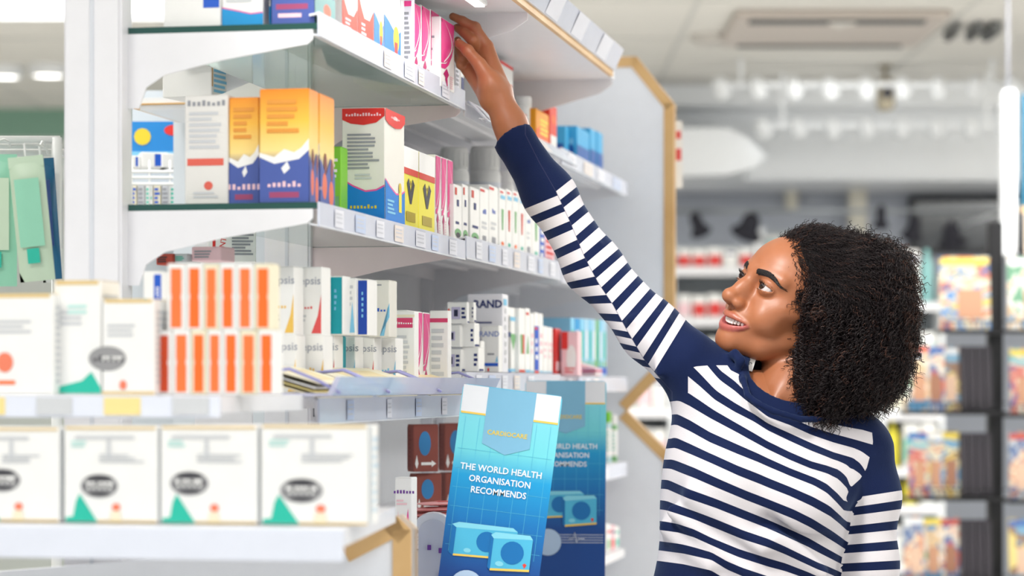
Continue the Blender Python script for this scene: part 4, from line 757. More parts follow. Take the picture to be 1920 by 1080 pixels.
lb = [(1070, ltblue), (1079, sky), (1088, ltblue), (1097, mat('ice_blue_carton', (170, 215, 240), .4)), (1104, ltblue), (1111, mat('ice_blue_carton', (170, 215, 240), .4)), (1118, P_[0]), (1124, ltblue), (1130, mat('ice_blue_carton', (170, 215, 240), .4))]
for i in range(len(lb)):
    a = lb[i][0]; c = lb[i+1][0]-1 if i+1 < len(lb) else 1137
    ais(a, c, 596+i*.6, z3, .09, lb[i][1], [('r', 'front', .0, .04, 1, .16, blue), ('r', 'front', .2, .3, .7, .8, paper if i % 2 else mint), ('e', 'front', .5, .22, .3, .06, P_[0])], 'pale blue carton on the far lower shelf, %s of nine from the left' % ['first', 'second', 'third', 'fourth', 'fifth', 'sixth', 'seventh', 'eighth', 'ninth'][i], 'pale blue cartons of the far lower shelf')
# --- low shelf: brown boxes, pink packets, white dispenser
brown = mat('brown_carton', (140, 72, 62), .5)
bd = [('e', 'front', .45, .60, .24, .26, mat('dusty_blue', (50, 130, 190), .5)), ('r', 'front', .3, .14, .72, .20, paper), ('p', 'front', [(.05, .17), (.12, .06), (.19, .17), (.12, .36)], paper), ('p', 'front', [(.72, .10), (.9, .17), (.72, .24)], paper), ('r', 'left', .05, .05, .2, .95, maroon), ('l', 'left', .3, .1, .7, .9, 9, maroon)]
dB = zD+.001
def brn(a, c, t, bt, u, lab, rr=-.62, wd=.11):
    v = -.11; P = G(u_at((a+c)/2, v), v, 0); dd = P.y
    w_ = (c-a)/F*dd; P.z = dB if bt is None else zpx(bt, dd)
    carton(P, rr, w_/(abs(math.cos(rr))+.5*abs(math.sin(rr))), .5*w_/(abs(math.cos(rr))+.5*abs(math.sin(rr))), zpx(t, dd)-P.z, brown, bd, lab, 'brown cartons')
brn(768, 828, 888, None, 1, 'brown carton with blue oval, lower layer left', .5)
brn(824, 880, 886, None, 1, 'brown carton with blue oval, lower layer right, by the standing card', .5)
brn(764, 822, 796, 884, 1, 'brown carton with blue oval and white arrow, upper layer left', .5)
brn(822, 880, 794, 882, 1, 'brown carton with blue oval, upper layer right, by the standing card', .5)
cam_(740, 772, 896, dB, .50, .04, paper, [('t', 'front', .55, .75, .009, 'Compres', purple, .02), ('p', 'front', [(.6, .05), (.9, .05), (.8, .45)], pink), ('l', 'front', .1, .5, .8, .62, 2, palepink), ('p', 'front', [(.1, .1), (.3, .1), (.2, .4)], palepink)], 'white carton with purple lettering left of the brown cartons')
for k in range(4):
    P = G(.78+.02*k, -.02+.01*k, dB+.009*k); q = MB(); nn = 10
    vs = [((i/nn-.5)*.13, (j/4-.5)*.055, .0045+.0042*math.sin(PI*i/nn)**.4*math.sin(PI*j/4)**.5*s) for s in (-1, 1) for j in range(5) for i in range(nn+1)]
    L_ = 5*(nn+1); fs = [(s*L_+j*(nn+1)+i, s*L_+j*(nn+1)+i+1, s*L_+(j+1)*(nn+1)+i+1, s*L_+(j+1)*(nn+1)+i) for s in (0, 1) for j in range(4) for i in range(nn)]
    q.add(vs, fs, mat('rose_packet', (246, 170, 170), .4), True); q.box((0, 0, .0088), (.06, .02, .0004), rl)
    tag(q.build('flat_packet', M=Matrix.Translation(P) @ Matrix.Rotation(.2+.1*k, 4, 'Z')), 'flat rose pink packet before the brown cartons, %s of the pile' % ['bottom', 'second', 'third', 'top'][k], 'packet', 'flat rose packets')
# white dispenser standing in the low deck
P = at(812, 1100, 4.12); e = empty('dispenser', (P.x, P.y, .916), 0); tag(e, 'white curved plastic dispenser left of the standing cards', 'dispenser')
zz0 = zpx(962, 4.12)-.916
q = MB(); wp = mat('dispenser_white', (232, 234, 242), .3)
def arch(r0, zt, wd, y0, y1, m):
    pl = [(-wd, 0), (wd, 0)]+[(wd*math.cos(a), zt-r0+r0*math.sin(a)) for a in [PI*i/12 for i in range(13)]]
    q.prism(pl, y0, y1, m)
arch(.03, zz0, .034, 0, .05, wp); q.build('housing', e)
q = MB(); arch(.024, zz0-.01, .024, -.004, 0, mat('dispenser_grey', (205, 208, 222), .3)); q.build('cover', e)
q = MB()
for x, z in ((-.006, zz0-.055), (.012, zz0-.06), (.012, zz0-.10)): q.box((x, -.006, z), (.006, .003, .008), purple)
q.box((0, -.006, zz0-.12), (.02, .003, .02), mat('olive_window', (90, 110, 60), .4)); q.build('buttons', e)

# --- standing cards
cg = ramp_mat('card_blue_blend', [(0, (18, 70, 140)), (.28, (0, 112, 180)), (.52, (20, 150, 205)), (.66, (110, 205, 215)), (.85, (120, 208, 222)), (1, (96, 190, 222))], .60-.27, .60+.02)
def standing_card(px_tl, px_tr, py_t, d, roll, label, white_top=True):
    w = (px_tr-px_tl)/F*d; ztop = zpx(py_t, d); x0 = at((px_tl+px_tr)/2, 0, d).x; Hh = .62; zb0 = .9165-(ztop-Hh*math.cos(roll))+.5*w*abs(math.sin(roll))
    # local: x across, z up; origin at top-centre shifted so the print uses fixed heights
    e = empty('standing_card', (x0, d, .918)); 
    e.location = (x0-Hh*math.sin(roll), d, ztop-Hh*math.cos(roll)); e.rotation_euler = (0, roll, 0); tag(e, label, 'advertising card')
    q = MB(); r = .006; W2 = w/2
    pl = [(-W2, zb0), (W2, zb0)]+[(W2-r+r*math.cos(a), Hh-r+r*math.sin(a)) for a in (0, PI/4, PI/2)]+[(-W2+r+r*math.cos(a), Hh-r+r*math.sin(a)) for a in (PI/2, 3*PI/4, PI)]
    q.prism(pl, 0, .003, cg, ms=white); q.build('board', e)
    q = MB()
    def R(x0_, z0_, x1_, z1_, m, y=-.0006): q.add([(x0_, y, z0_), (x1_, y, z0_), (x1_, y, z1_), (x0_, y, z1_)], [(0, 1, 2, 3)], m)
    def T(x, z, s, t, m, y=-.001, bold=.02, sx=1):
        vs, fs = text_mesh(t, bold); q.add([(x+a*s*sx, y, z+b_*s) for a, b_, c in vs], fs, m)
    def PL(pts, m, y=-.0008): q.add([(a, y, b_) for a, b_ in pts], [list(range(len(pts)))], m)
    hw = Hh
    R(-W2+.0012, hw-.042, -W2*.48, hw-.0008, mat('card_white', (222, 225, 230), .4)); R(W2*.48, hw-.042, W2-.002, hw-.0008, mat('card_white', (222, 225, 230), .4))
    R(-W2+.002, hw-.045, -W2*.48, hw-.042, mat('card_gold', (236, 196, 90), .4)); R(W2*.48, hw-.045, W2-.002, hw-.042, mat('card_gold', (236, 196, 90), .4))
    PL([(-W2*.48, hw-.001), (-W2*.48, hw-.088), (0, hw-.102), (W2*.48, hw-.088), (W2*.48, hw-.001)], mat('card_steel_blue', (122, 178, 208), .4))
    T(0, hw-.070, .0100, 'CARDIOCARE', mat('card_gold_text', (226, 196, 70), .4), -.0012, .02, 1.0)
    for k, t in enumerate(('THE WORLD HEALTH', 'ORGANISATION', 'RECOMMENDS')):
        T(-.002, hw-.127-.0172*k, .0140, t, mat('card_letter', (240, 246, 252), .4), -.0012, .012, .93)
    gl = mat('card_grid', (84, 184, 216), .4)
    for k in range(6): R(-W2+.004, hw-.10-.03*k, W2-.004, hw-.0995-.03*k, gl, -.0004)
    for k in range(7): R(-W2+.01+k*w/7, hw-.26, -W2+.0105+k*w/7, hw-.05, gl, -.0004)
    # printed picture of two small packs
    bx = mat('print_aqua', (78, 180, 216), .4); bx2 = mat('print_aqua_light', (130, 208, 228), .4); bd_ = mat('print_deep', (14, 110, 176), .4); yg = mat('print_gold', (240, 200, 90), .4)
    def pack(cx, cz, a, h_):
        PL([(cx-a, cz), (cx-a*.86, cz-h_*.10), (cx+a, cz), (cx+a, cz+h_), (cx-a*.86, cz+h_*.9), (cx-a, cz+h_)], bx, -.001)
        PL([(cx-a, cz+h_), (cx-a*.86, cz+h_*.9), (cx+a, cz+h_), (cx+a*.85, cz+h_*1.12), (cx-a*.8, cz+h_*1.10)], bx2, -.0011)
        PL([(cx-a*.86, cz-h_*.10), (cx+a, cz), (cx+a, cz+h_*.07), (cx-a*.86, cz-h_*.03)], yg, -.0013)
        PL([(cx-a, cz), (cx-a*.86, cz-h_*.10), (cx-a*.86, cz+h_*.9), (cx-a, cz+h_)], bd_, -.0012)
        q.add([(cx+.1*a+h_*.36*math.cos(PI*i/10), -.0014, cz+h_*.52+h_*.36*math.sin(PI*i/10)) for i in range(20)], [list(range(20))], bd_)
        q.add([(cx-.45*a+h_*.13*math.cos(PI*i/10), -.0014, cz+h_*.14+h_*.08*math.sin(PI*i/10)) for i in range(20)], [list(range(20))], bx2)
        PL([(cx+a*.75, cz+h_*.08), (cx+a*.85, cz+h_*.2), (cx+a*.75, cz+h_*.25), (cx+a*.65, cz+h_*.2)], mat('print_heart', (220, 70, 60), .4), -.0014)
    pack(-W2*.20, hw-.262, W2*.66, .044); q2 = q; 
    q.v = [(a, b_-(.0 if True else 0), c) for a, b_, c in q.v]
    n0 = len(q.v); pack(W2*.36, hw-.277, W2*.42, .050)
    q.v = q.v[:n0]+[(a, b_-.0012, c) for a, b_, c in q.v[n0:]]
    q.add([(-W2*.42+.026*math.cos(PI*i/12), -.0028, hw-.312+.026*math.sin(PI*i/12)) for i in range(24)], [list(range(24))], mat('print_pale', (176, 200, 226), .4))
    for k in range(4): R(-W2*.2, hw-.298-.005*k, W2-.004, hw-.2972-.005*k, mat('card_letter', (240, 246, 252), .4), -.0009)
    q.tube([(W2*.1+a, -.003, hw-.305+c) for a, c in ((0, 0), (.008, 0), (.011, .012), (.015, -.008), (.018, 0), (.03, 0))], .0006, mat('card_letter', (240, 246, 252), .4), 4)
    q.build('print', e)
    q = MB(); q.prism([(.0045, Hh*.75), (.0045, zb0+.012), (.09, zb0+.012)], -.0015, .0015, paper, 'x'); q.build('strut', e)
    return e
standing_card(868, 1056, 731, 3.97, math.radians(7.4), 'blue health advertising card tilted to the right, in front')
standing_card(985, 1137, 714, 4.95, math.radians(-.3)+.012, 'upright blue health advertising card behind the tilted one')
# right of the cards, low shelf of the farthest section: green bottles
for i, px in enumerate((1139, 1150, 1160)):
    bottle(px, 772+6*i, 0, 15, zD+.041, -.03, mat('leaf_pack', (150, 200, 160), .5) if i % 2 else mat('clear_aqua', (190, 220, 225), .2), [green, paper, blue][i], 'small green and white bottle right of the cards, %s of three' % ['left', 'middle', 'right'][i], (paper, mint), 'bottles right of the cards')
q = MB(); q.box((-.13, 2.45, .98), (.26, .95, .02), shelf_white)
tag(q.build('lower_shelf', M=MG), 'lowest white shelf right of the cards', 'shelf')
for i, px in enumerate((1138, 1146, 1154)):
    ais(px, px+7, 985+i*2, .991, .08, [paper, palepink, paper][i], [('e', 'front', .5, .3, .35, .2, P_[i]), ('r', 'front', .1, .7, .9, .8, [red, navy, mint][i])], 'pale carton on the lowest shelf right of the cards, %s of three' % ['left', 'middle', 'right'][i], 'lowest cartons right of the cards')
# price sign fixed to the far side of the end panel
q = MB(); q.box((0, 0, 0), (.02, .006, .17), paper); q.box((.0, -.0035, 0), (.014, .001, .03), rl); q.box((.0, -.0035, .05), (.012, .001, .02), rl); q.box((-.006, .01, 0), (.006, .02, .05), white)
tag(q.build('price_sign', M=Matrix.Translation(at(1272, 290, 6.52))), 'narrow white sign with red print right of the end panel', 'sign')
# ---------------------------------------------------------------- signed distance modelling for the person
class SDF:
    def __init__(s, lo, hi, h):
        s.lo = np.array(lo, float); s.h = h; s.n = np.ceil((np.array(hi)-s.lo)/h).astype(int)+1
        s.f = np.full(s.n, 1.0, np.float32)
    def sub(s, lo, hi):
        a = np.maximum(np.floor((np.array(lo)-s.lo)/s.h).astype(int), 0); b_ = np.minimum(np.ceil((np.array(hi)-s.lo)/s.h).astype(int)+1, s.n)
        if np.any(b_ <= a): return None, None
        g = [s.lo[i]+s.h*np.arange(a[i], b_[i]) for i in range(3)]
        P = np.stack(np.meshgrid(*g, indexing='ij'), -1)
        return tuple(slice(a[i], b_[i]) for i in range(3)), P
    def comb(s, sl, d, k, op):
        f = s.f[sl]
        if op == 'u':
            if k > 0:
                hh = np.clip(.5+.5*(f-d)/k, 0, 1); s.f[sl] = f*(1-hh)+d*hh-k*hh*(1-hh)
            else: s.f[sl] = np.minimum(f, d)
        else:   # subtract
            if k > 0:
                hh = np.clip(.5-.5*(f+d)/k, 0, 1); s.f[sl] = f*(1-hh)-d*hh+k*hh*(1-hh)
            else: s.f[sl] = np.maximum(f, -d)
    def ell(s, c, r, R=None, k=.01, op='u'):
        c = np.array(c, float); r = np.array(r, float); m = r.max()+k+3*s.h
        sl, P = s.sub(c-m, c+m)
        if sl is None: return
        q = P-c
        if R is not None: q = q @ R          # columns of R are the local axes
        k0 = np.linalg.norm(q/r, axis=-1); k1 = np.linalg.norm(q/(r*r), axis=-1)+1e-9
        s.comb(sl, (k0*(k0-1)/k1).astype(np.float32), k, op)
    def cone(s, a, b_, ra, rb, k=.01, op='u', flat=None):
        a = np.array(a, float); b_ = np.array(b_, float); m = max(ra, rb)+k+3*s.h
        sl, P = s.sub(np.minimum(a, b_)-m, np.maximum(a, b_)+m)
        if sl is None: return
        s.comb(sl, cone_d(P, a, b_, ra, rb, flat).astype(np.float32), k, op)
    def chain(s, pts, rs, k=.01, op='u'):
        for i in range(len(pts)-1): s.cone(pts[i], pts[i+1], rs[i], rs[i+1], k, op)
    def mesh(s):
        f = s.f; n = f.shape; ins = f < 0
        c = np.zeros(tuple(np.array(n)-1), np.uint8)
        for i in (0, 1):
            for j in (0, 1):
                for k in (0, 1): c += ins[i:n[0]-1+i, j:n[1]-1+j, k:n[2]-1+k]
        act = (c > 0) & (c < 8); idx = np.argwhere(act); ids = np.full(act.shape, -1, np.int64); ids[act] = np.arange(len(idx))
        acc = np.zeros((len(idx), 3)); cnt = np.zeros(len(idx))
        for ax in range(3):
            o = [a for a in range(3) if a != ax]
            for p in (0, 1):
                for q in (0, 1):
                    A_ = idx.copy(); A_[:, o[0]] += p; A_[:, o[1]] += q; B_ = A_.copy(); B_[:, ax] += 1
                    fa = f[A_[:, 0], A_[:, 1], A_[:, 2]]; fb = f[B_[:, 0], B_[:, 1], B_[:, 2]]; m = (fa < 0) != (fb < 0)
                    t = np.where(m, fa/(fa-fb+1e-12), 0); X = A_.astype(float); X[:, ax] += t
                    acc += X*m[:, None]; cnt += m
        V = s.lo+s.h*acc/cnt[:, None]; Q = []
        for ax in range(3):
            o = [a for a in range(3) if a != ax]; sh = list(n); sh[ax] -= 1
            s0 = [slice(None)]*3; s1 = [slice(None)]*3; s0[ax] = slice(0, -1); s1[ax] = slice(1, None)
            e = ins[tuple(s0)] != ins[tuple(s1)]; E = np.argwhere(e)
            E = E[(E[:, o[0]] > 0) & (E[:, o[1]] > 0) & (E[:, o[0]] < n[o[0]]-1) & (E[:, o[1]] < n[o[1]]-1)]
            inn = ins[E[:, 0], E[:, 1], E[:, 2]]
            def cid(p, q):
                X = E.copy(); X[:, o[0]] -= p; X[:, o[1]] -= q; return ids[X[:, 0], X[:, 1], X[:, 2]]
            q4 = np.stack([cid(1, 1), cid(0, 1), cid(0, 0), cid(1, 0)], 1)
            flip = inn if ax != 1 else ~inn
            q4[~flip] = q4[~flip][:, ::-1]; Q.append(q4)
        Q = np.concatenate(Q); Q = Q[(Q >= 0).all(1)]; us = np.unique(Q); mp = np.full(len(V), -1, np.int64); mp[us] = np.arange(len(us))
        return V[us], mp[Q]
def cone_d(P, a, b_, ra, rb, flat=None):
    ba = b_-a; L = max(ba @ ba, 1e-12); t = np.clip(((P-a) @ ba)/L, 0, 1)
    return np.linalg.norm(P-a-t[..., None]*ba, axis=-1)-(ra+(rb-ra)*t)
def np_mesh(name, V, Fq, mats, smooth=True, fm=None):
    me = bpy.data.meshes.new(name); me.vertices.add(len(V)); me.vertices.foreach_set('co', np.asarray(V, np.float32).ravel())
    nf, w = Fq.shape; me.loops.add(nf*w); me.loops.foreach_set('vertex_index', Fq.astype(np.int32).ravel())
    me.polygons.add(nf); me.polygons.foreach_set('loop_start', np.arange(0, nf*w, w, dtype=np.int32))
    if fm is not None: me.polygons.foreach_set('material_index', fm.astype(np.int32))
    me.polygons.foreach_set('use_smooth', np.full(nf, smooth)); me.update(calc_edges=True); me.validate()
    for m in mats: me.materials.append(m)
    o = bpy.data.objects.new(name, me); COL.objects.link(o); return o
def relax(V, Q, it=1, lam=.5):
    for _ in range(it):
        acc = np.zeros_like(V); cnt = np.zeros(len(V))
        for a, c in ((0, 1), (1, 2), (2, 3), (3, 0)):
            np.add.at(acc, Q[:, a], V[Q[:, c]]); np.add.at(acc, Q[:, c], V[Q[:, a]])
            np.add.at(cnt, Q[:, a], 1); np.add.at(cnt, Q[:, c], 1)
        V = V+lam*(acc/np.maximum(cnt, 1)[:, None]-V)
    return V
def D0(px, py, d): p = at(px, py, d); return np.array([p.x, p.y, p.z])
WD = 4.15
# ---- head frame
YAW, PITCH, ROLL, HS = math.radians(58), math.radians(18), math.radians(18), 1.06
f0 = np.array([-math.sin(YAW)*math.cos(PITCH), -math.cos(YAW)*math.cos(PITCH), math.sin(PITCH)])
l0 = np.array([math.cos(YAW), -math.sin(YAW), 0.0]); u0_ = np.cross(f0, l0)
HL = l0*math.cos(ROLL)-u0_*math.sin(ROLL); HU = u0_*math.cos(ROLL)+l0*math.sin(ROLL)
HR = np.stack([f0, HL, HU], 1)*1.0
EYE = np.array([.080, .031, .028])
HC = D0(1437, 541, WD-.02)-HR @ (EYE*HS)
def hp(x, y, z): return HC+HR @ (np.array([x, y, z])*HS)
def build_head(g):
    def E(c, r, k=.012, op='u', rot=None):
        R = HR if rot is None else HR @ rot
        g.ell(hp(*c), np.array(r)*HS, R, k*HS, op)
    def C(a, c, ra, rb, k=.01, op='u'): g.cone(hp(*a), hp(*c), ra*HS, rb*HS, k*HS, op)
    # neck
    E((-.015, 0, .045), (.098, .074, .084))
    E((.028, 0, .055), (.064, .064, .062), .02)
    E((.030, 0, -.008), (.060, .058, .072), .02)
    for s in (-1, 1):
        C((-.005, s*.050, -.026), (.046, s*.030, -.057), .017, .0145, .022)
        C((.046, s*.028, -.057), (.076, s*.008, -.067), .0150, .0155, .02)
        E((.060, s*.036, -.010), (.024, .022, .021), .018)
        E((.060, s*.036, -.022), (.022, .018, .016), .015)
        C((.088, s*.014, .046), (.070, s*.048, .047), .008, .008, .014)
        C((.050, s*.052, .008), (.030, s*.060, .010), .010, .008, .02)
        E((.101, s*.027, .026), (.020, .019, .0115), .012, 's')
        E((.084, 0, -.068), (.0150, .017, .0145), .012)
    E((.070, 0, -.040), (.028, .029, .027), .02)
    E((.078, 0, -.026), (.022, .024, .018), .015)
    C((.089, 0, .040), (.100, 0, .016), .0085, .0085, .012)
    C((.100, 0, .016), (.113, 0, -.004), .0085, .0110, .010)
    E((.094, 0, .004), (.013, .013, .022), .010)
    E((.1155, 0, -.006), (.0105, .0115, .0100), .006)
    for s in (-1, 1):
        E((.102, s*.0125, -.0105), (.0115, .0085, .0085), .005)
        E((.107, s*.0070, -.0195), (.006, .0035, .0045), .003, 's')
        pass
    C((.102, 0, -.018), (.1, 0, -.026), .003, .002, .005, 's')
    for s in (-1, 1):
        e = (EYE[0]-.001, s*EYE[1], EYE[2])
        E(e, (.0143, .0158, .0132), .005)
        E((e[0]+.008, e[1]+s*.0012, e[2]-.0003), (.0155, .0160, .0042), .0012, 's')
    g.cone(hp(-.034, 0, -.03), D0(1478, 745, WD+.025), .048, .052, .012)
    g.cone(D0(1480, 745, WD+.035), D0(1486, 800, WD+.045), .052, .068, .02)
    g.cone(hp(-.02, .055, -.03), D0(1452, 752, WD-.022), .010, .008, .012)
    # lips, open smile
    def surf_x(y, z):
        xs = np.arange(.125, .03, -.0008); P = np.array([hp(x, y, z) for x in xs]); I = np.clip(np.round((P-g.lo)/g.h).astype(int), 0, np.array(g.n)-1)
        v = g.f[I[:, 0], I[:, 1], I[:, 2]]; k = np.argmax(v < 0); return xs[k] if v.min() < 0 else .07
    n = 12; up, lo, mid = [], [], []
    MX = []
    for i in range(n+1):
        t = -1+2*i/n; a = abs(t); z = -.0405+.0060*a**1.6; MX.append(surf_x(t*.0335, z))
    MX = [max(m_, .1025-.036*abs(-1+2*i/n)**2.0) for i, m_ in enumerate(MX)]
    for _ in range(2): MX = [MX[0]]+[(MX[i-1]+2*MX[i]+MX[i+1])/4 for i in range(1, n)]+[MX[n]]
    build_head.MX = MX
    for i in range(n+1):
        t = -1+2*i/n; a = abs(t); x = MX[i]; z = -.0405+.0060*a**1.6
        mid.append((x, t*.0335, z)); op = (1-a**2.2)
        up.append((x+.0008*op-.0012, t*.0335, z+.0016+.0060*op+(.0008 if .1 < a < .45 else -.0004))); lo.append((x-.0016*op-.0014, t*.0330, z-.0016-.0090*op))
    build_head.up = [hp(*p) for p in up]; build_head.lo = [hp(*p) for p in lo]; build_head.mid = [hp(*p) for p in mid]
    for i in range(n):
        a = abs(-1+2*(i+.5)/n); w = 1-a**2
        C(up[i], up[i+1], .0020+.0034*w, .0020+.0034*w, .004)
        C(lo[i], lo[i+1], .0018+.0042*w, .0018+.0042*w, .004)
    for i in range(n):
        a0 = abs(-1+2*i/n); a1 = abs(-1+2*(i+1)/n); r0 = .0009+.0040*(1-a0**2); r1 = .0009+.0040*(1-a1**2)
        for q in (0, .003, .006, .009, .012, .015):
            if q*60 > 1.25-a0 or q*60 > 1.25-a1: continue
            m0, m1 = mid[i], mid[i+1]
            C((m0[0]-q+.004, m0[1], m0[2]-.0012), (m1[0]-q+.004, m1[1], m1[2]-.0012), r0, r1, .0012, 's')
    for s in (-1, 1):
        # ear
        E((-.006, s*.074, .012), (.014, .008, .028), .004)
        E((-.002, s*.081, .014), (.008, .006, .017), .004, 's')
skin = mat('skin', (160, 100, 68), .42, noise_amt=.06, scale=60, sss=.12, spec=.45, bump=.04)
def skin_nodes():
    nt = skin.node_tree; b_ = nt.nodes['Principled BSDF']; src = [l.from_socket for l in nt.links if l.to_socket == b_.inputs['Base Color']][0]
    at_ = nt.nodes.new('ShaderNodeAttribute'); at_.attribute_name = 'lip'; mx = nt.nodes.new('ShaderNodeMix'); mx.data_type = 'RGBA'
    nt.links.new(at_.outputs['Fac'], mx.inputs[0]); nt.links.new(src, mx.inputs[6]); mx.inputs[7].default_value = (.40, .085, .085, 1); nt.links.new(mx.outputs[2], b_.inputs['Base Color'])
    # lips and nose a little glossier
    mr = nt.nodes.new('ShaderNodeMapRange'); mr.inputs[3].default_value = .46; mr.inputs[4].default_value = .32; nt.links.new(at_.outputs['Fac'], mr.inputs[0]); nt.links.new(mr.outputs[0], b_.inputs['Roughness'])
    b_.inputs['Coat Weight'].default_value = .12; b_.inputs['Coat Roughness'].default_value = .33
skin_nodes()
person = empty('person', (.36, 4.17, 0)); tag(person, 'woman in navy and white striped top reaching up to a pink carton', 'person')
person_parts = []
def build_body():
    g1 = SDF(D0(1325, 810, WD)+np.array([0, -.16, 0]), D0(1640, 400, WD)+np.array([.0, .17, 0]), .0018)
    build_head(g1); V1, Q1 = g1.mesh(); V1 = relax(V1, Q1, 1, .35)
    # hand and forearm
    g2 = SDF(D0(835, 330, 4.36)+np.array([0, -.07, 0]), D0(1040, 12, 4.36)+np.array([0, .10, 0]), .0016)
    K = 1/1100.
    H = {n_: D0(*p) for n_, p in dict(fa=(1024, 358, 4.312), fb=(968, 264, 4.335), w0=(957, 234, 4.34), w=(932, 182, 4.345), wi=(938, 172, 4.352), wp=(921, 186, 4.345),
        im=(913, 88, 4.388), ip=(890, 52, 4.386), id=(867, 39, 4.384), it=(849, 31, 4.386),
        mm=(903, 98, 4.400), mp=(886, 76, 4.378), md=(869, 60, 4.388), mt=(857, 52, 4.396),
        rm=(889, 113, 4.408), rp=(868, 108, 4.392), rd=(860, 90, 4.400), rt=(858, 76, 4.410),
        pm=(877, 130, 4.400), pp=(864, 121, 4.392), pd=(858, 108, 4.402), pt=(857, 98, 4.412),
        tc=(922, 160, 4.338), tm=(899, 121, 4.345), ti=(877, 95, 4.352), tt=(861, 82, 4.364)).items()}
    g2.chain([H['fa'], H['fb'], H['w0'], H['w']], [.0290, .0280, .0275, .0245], .012)
    g2.cone(H['wi'], H['im'], .0175, .0120, .012); g2.cone(H['wi'], H['mm'], .0165, .0120, .012)
    g2.cone(H['wp'], H['rm'], .0165, .0118, .012); g2.cone(H['wp'], H['pm'], .0165, .0118, .012)
    g2.chain([H['im'], H['ip'], H['id'], H['it']], [.0112, .0092, .0078, .0066], .003)
    g2.chain([H['mm'], H['mp'], H['md'], H['mt']], [.0105, .0094, .0080, .0070], .0025)
    g2.chain([H['rm'], H['rp'], H['rd'], H['rt']], [.0105, .0088, .0078, .0068], .0025)
    g2.chain([H['pm'], H['pp'], H['pd'], H['pt']], [.0100, .0080, .0070, .0060], .0025)
    g2.cone(H['w'], H['tc'], .020, .0185, .015); g2.chain([H['tc'], H['tm']], [.0185, .0118], .012)
    g2.chain([H['tm'], H['ti'], H['tt']], [.0115, .0094, .0078], .003)
    g2.ell(H['ip'], (.0102,)*3, None, .004); g2.ell(H['ti'], (.0101,)*3, None, .004)
    for (a, c) in (((896, 104), (908, 112)), ((894, 110), (906, 117)), ((884, 52), (893, 58)), ((866, 46), (869, 52))):
        z = 4.372; pa, pc = D0(a[0], a[1], z-.004), D0(c[0], c[1], z-.004); g2.cone(pa, pc, .0012, .0010, .003, 's')
    V2, Q2 = g2.mesh(); V2 = relax(V2, Q2, 1, .3)
    # the rest, under the clothes, coarse
    g3 = SDF(np.array([-.05, 3.90, -.01]), np.array([.80, 4.50, 1.86]), .008)
    torso(g3, -.024)
    g3.chain([D0(*p) for p in ARM_R], [r-.012 for r in ARM_RR], .02); g3.chain([D0(*p) for p in ARM_L], [r-.010 for r in ARM_LR], .02)
    legs(g3); V3, Q3 = g3.mesh()
    g4 = SDF(D0(1440, 1620, WD-.1)+np.array([0, -.1, 0]), D0(1640, 1340, WD-.1)+np.array([0, .12, 0]), .0022)
    w_ = D0(1585, 1370, WD-.06); g4.chain([D0(1600, 1340, WD-.045), w_], [.026, .022], .01)
    for k, (x, y, L_) in enumerate(((1548, 1452, 1.0), (1560, 1460, 1.08), (1572, 1462, 1.0), (1584, 1458, .8))):
        kn = D0(x, y, WD-.105+.012*k); dn_ = (kn-w_)/np.linalg.norm(kn-w_); a = kn+dn_*.036*L_+np.array([-.004, 0, 0]); b2 = a+dn_*.024*L_+np.array([.006, .008, 0]); c2 = b2+dn_*.017*L_+np.array([.008, .010, 0])
        g4.cone(w_, kn, .018, .0112, .012); g4.chain([kn, a, b2, c2], [.0098, .0084, .0076, .0066], .003)
    tb = D0(1556, 1400, WD-.10); g4.cone(w_, tb, .018, .014, .012); g4.chain([tb, tb+np.array([-.012, -.018, -.024]), tb+np.array([-.010, -.026, -.048])], [.0115, .0095, .0078], .003)
    V4, Q4 = g4.mesh()
    V = np.concatenate([V1, V2, V3, V4]); Q = np.concatenate([Q1, Q2+len(V1), Q3+len(V1)+len(V2), Q4+len(V1)+len(V2)+len(V3)])
    cz = V[Q].mean(1)[:, 2]; 
    isl = (np.arange(len(Q)) >= len(Q1)+len(Q2)) & (np.arange(len(Q)) < len(Q1)+len(Q2)+len(Q3)) & (V[Q[:, 0]][:, 0] < .56-.0*cz)
    fm = np.where(isl & (cz < 1.02), 1, 0); fm = np.where(isl & (cz < .075), 2, fm)
    o = np_mesh('body', V, Q, [skin, mat('dark_denim', (34, 40, 62), .8, bump=.2), mat('white_shoe', (225, 225, 225), .5)], True, fm)
    d = np.full(len(V), 1.0)
    near = np.linalg.norm(V-build_head.mid[6], axis=1) < .06
    for ch, r in ((build_head.up, .0061), (build_head.lo, .0079)):
        for i in range(len(ch)-1):
            d[near] = np.minimum(d[near], cone_d(V[near], ch[i], ch[i+1], 0, 0)-r*(HS)*(1-.60*abs(-1+2*(i+.5)/12)**2))
    lip = np.clip(.5-d/.0028, 0, 1).astype(np.float32)
    a_ = o.data.attributes.new('lip', 'FLOAT', 'POINT'); a_.data.foreach_set('value', lip)
    return o, H
def torso(g, e):
    k = .05
    W_ = lambda px, py, dd=0: D0(px, py, WD+dd)
    g.ell(W_(1425, 885, .03), (.158+e, .105+e, .17+e), None, k)
    g.ell(W_(1408, 1010, .03), (.146+e, .100+e, .15+e), None, k)
    g.ell(W_(1388, 1180, .03), (.158+e, .115+e, .17+e), None, k)
    g.cone(W_(1345, 745, .03), W_(1590, 845, .03), .062+e, .058+e, k)
    g.cone(W_(1440, 740, .05), W_(1370, 745, .04), .055+e, .055+e, k)
    g.cone(W_(1500, 790, .04), W_(1590, 835, .04), .05+e, .05+e, k)
    g.ell(W_(1360, 905, -.045), (.062+e, .055+e, .062+e), None, .04)
    g.ell(W_(1505, 935, -.045), (.062+e, .055+e, .062+e), None, .04)
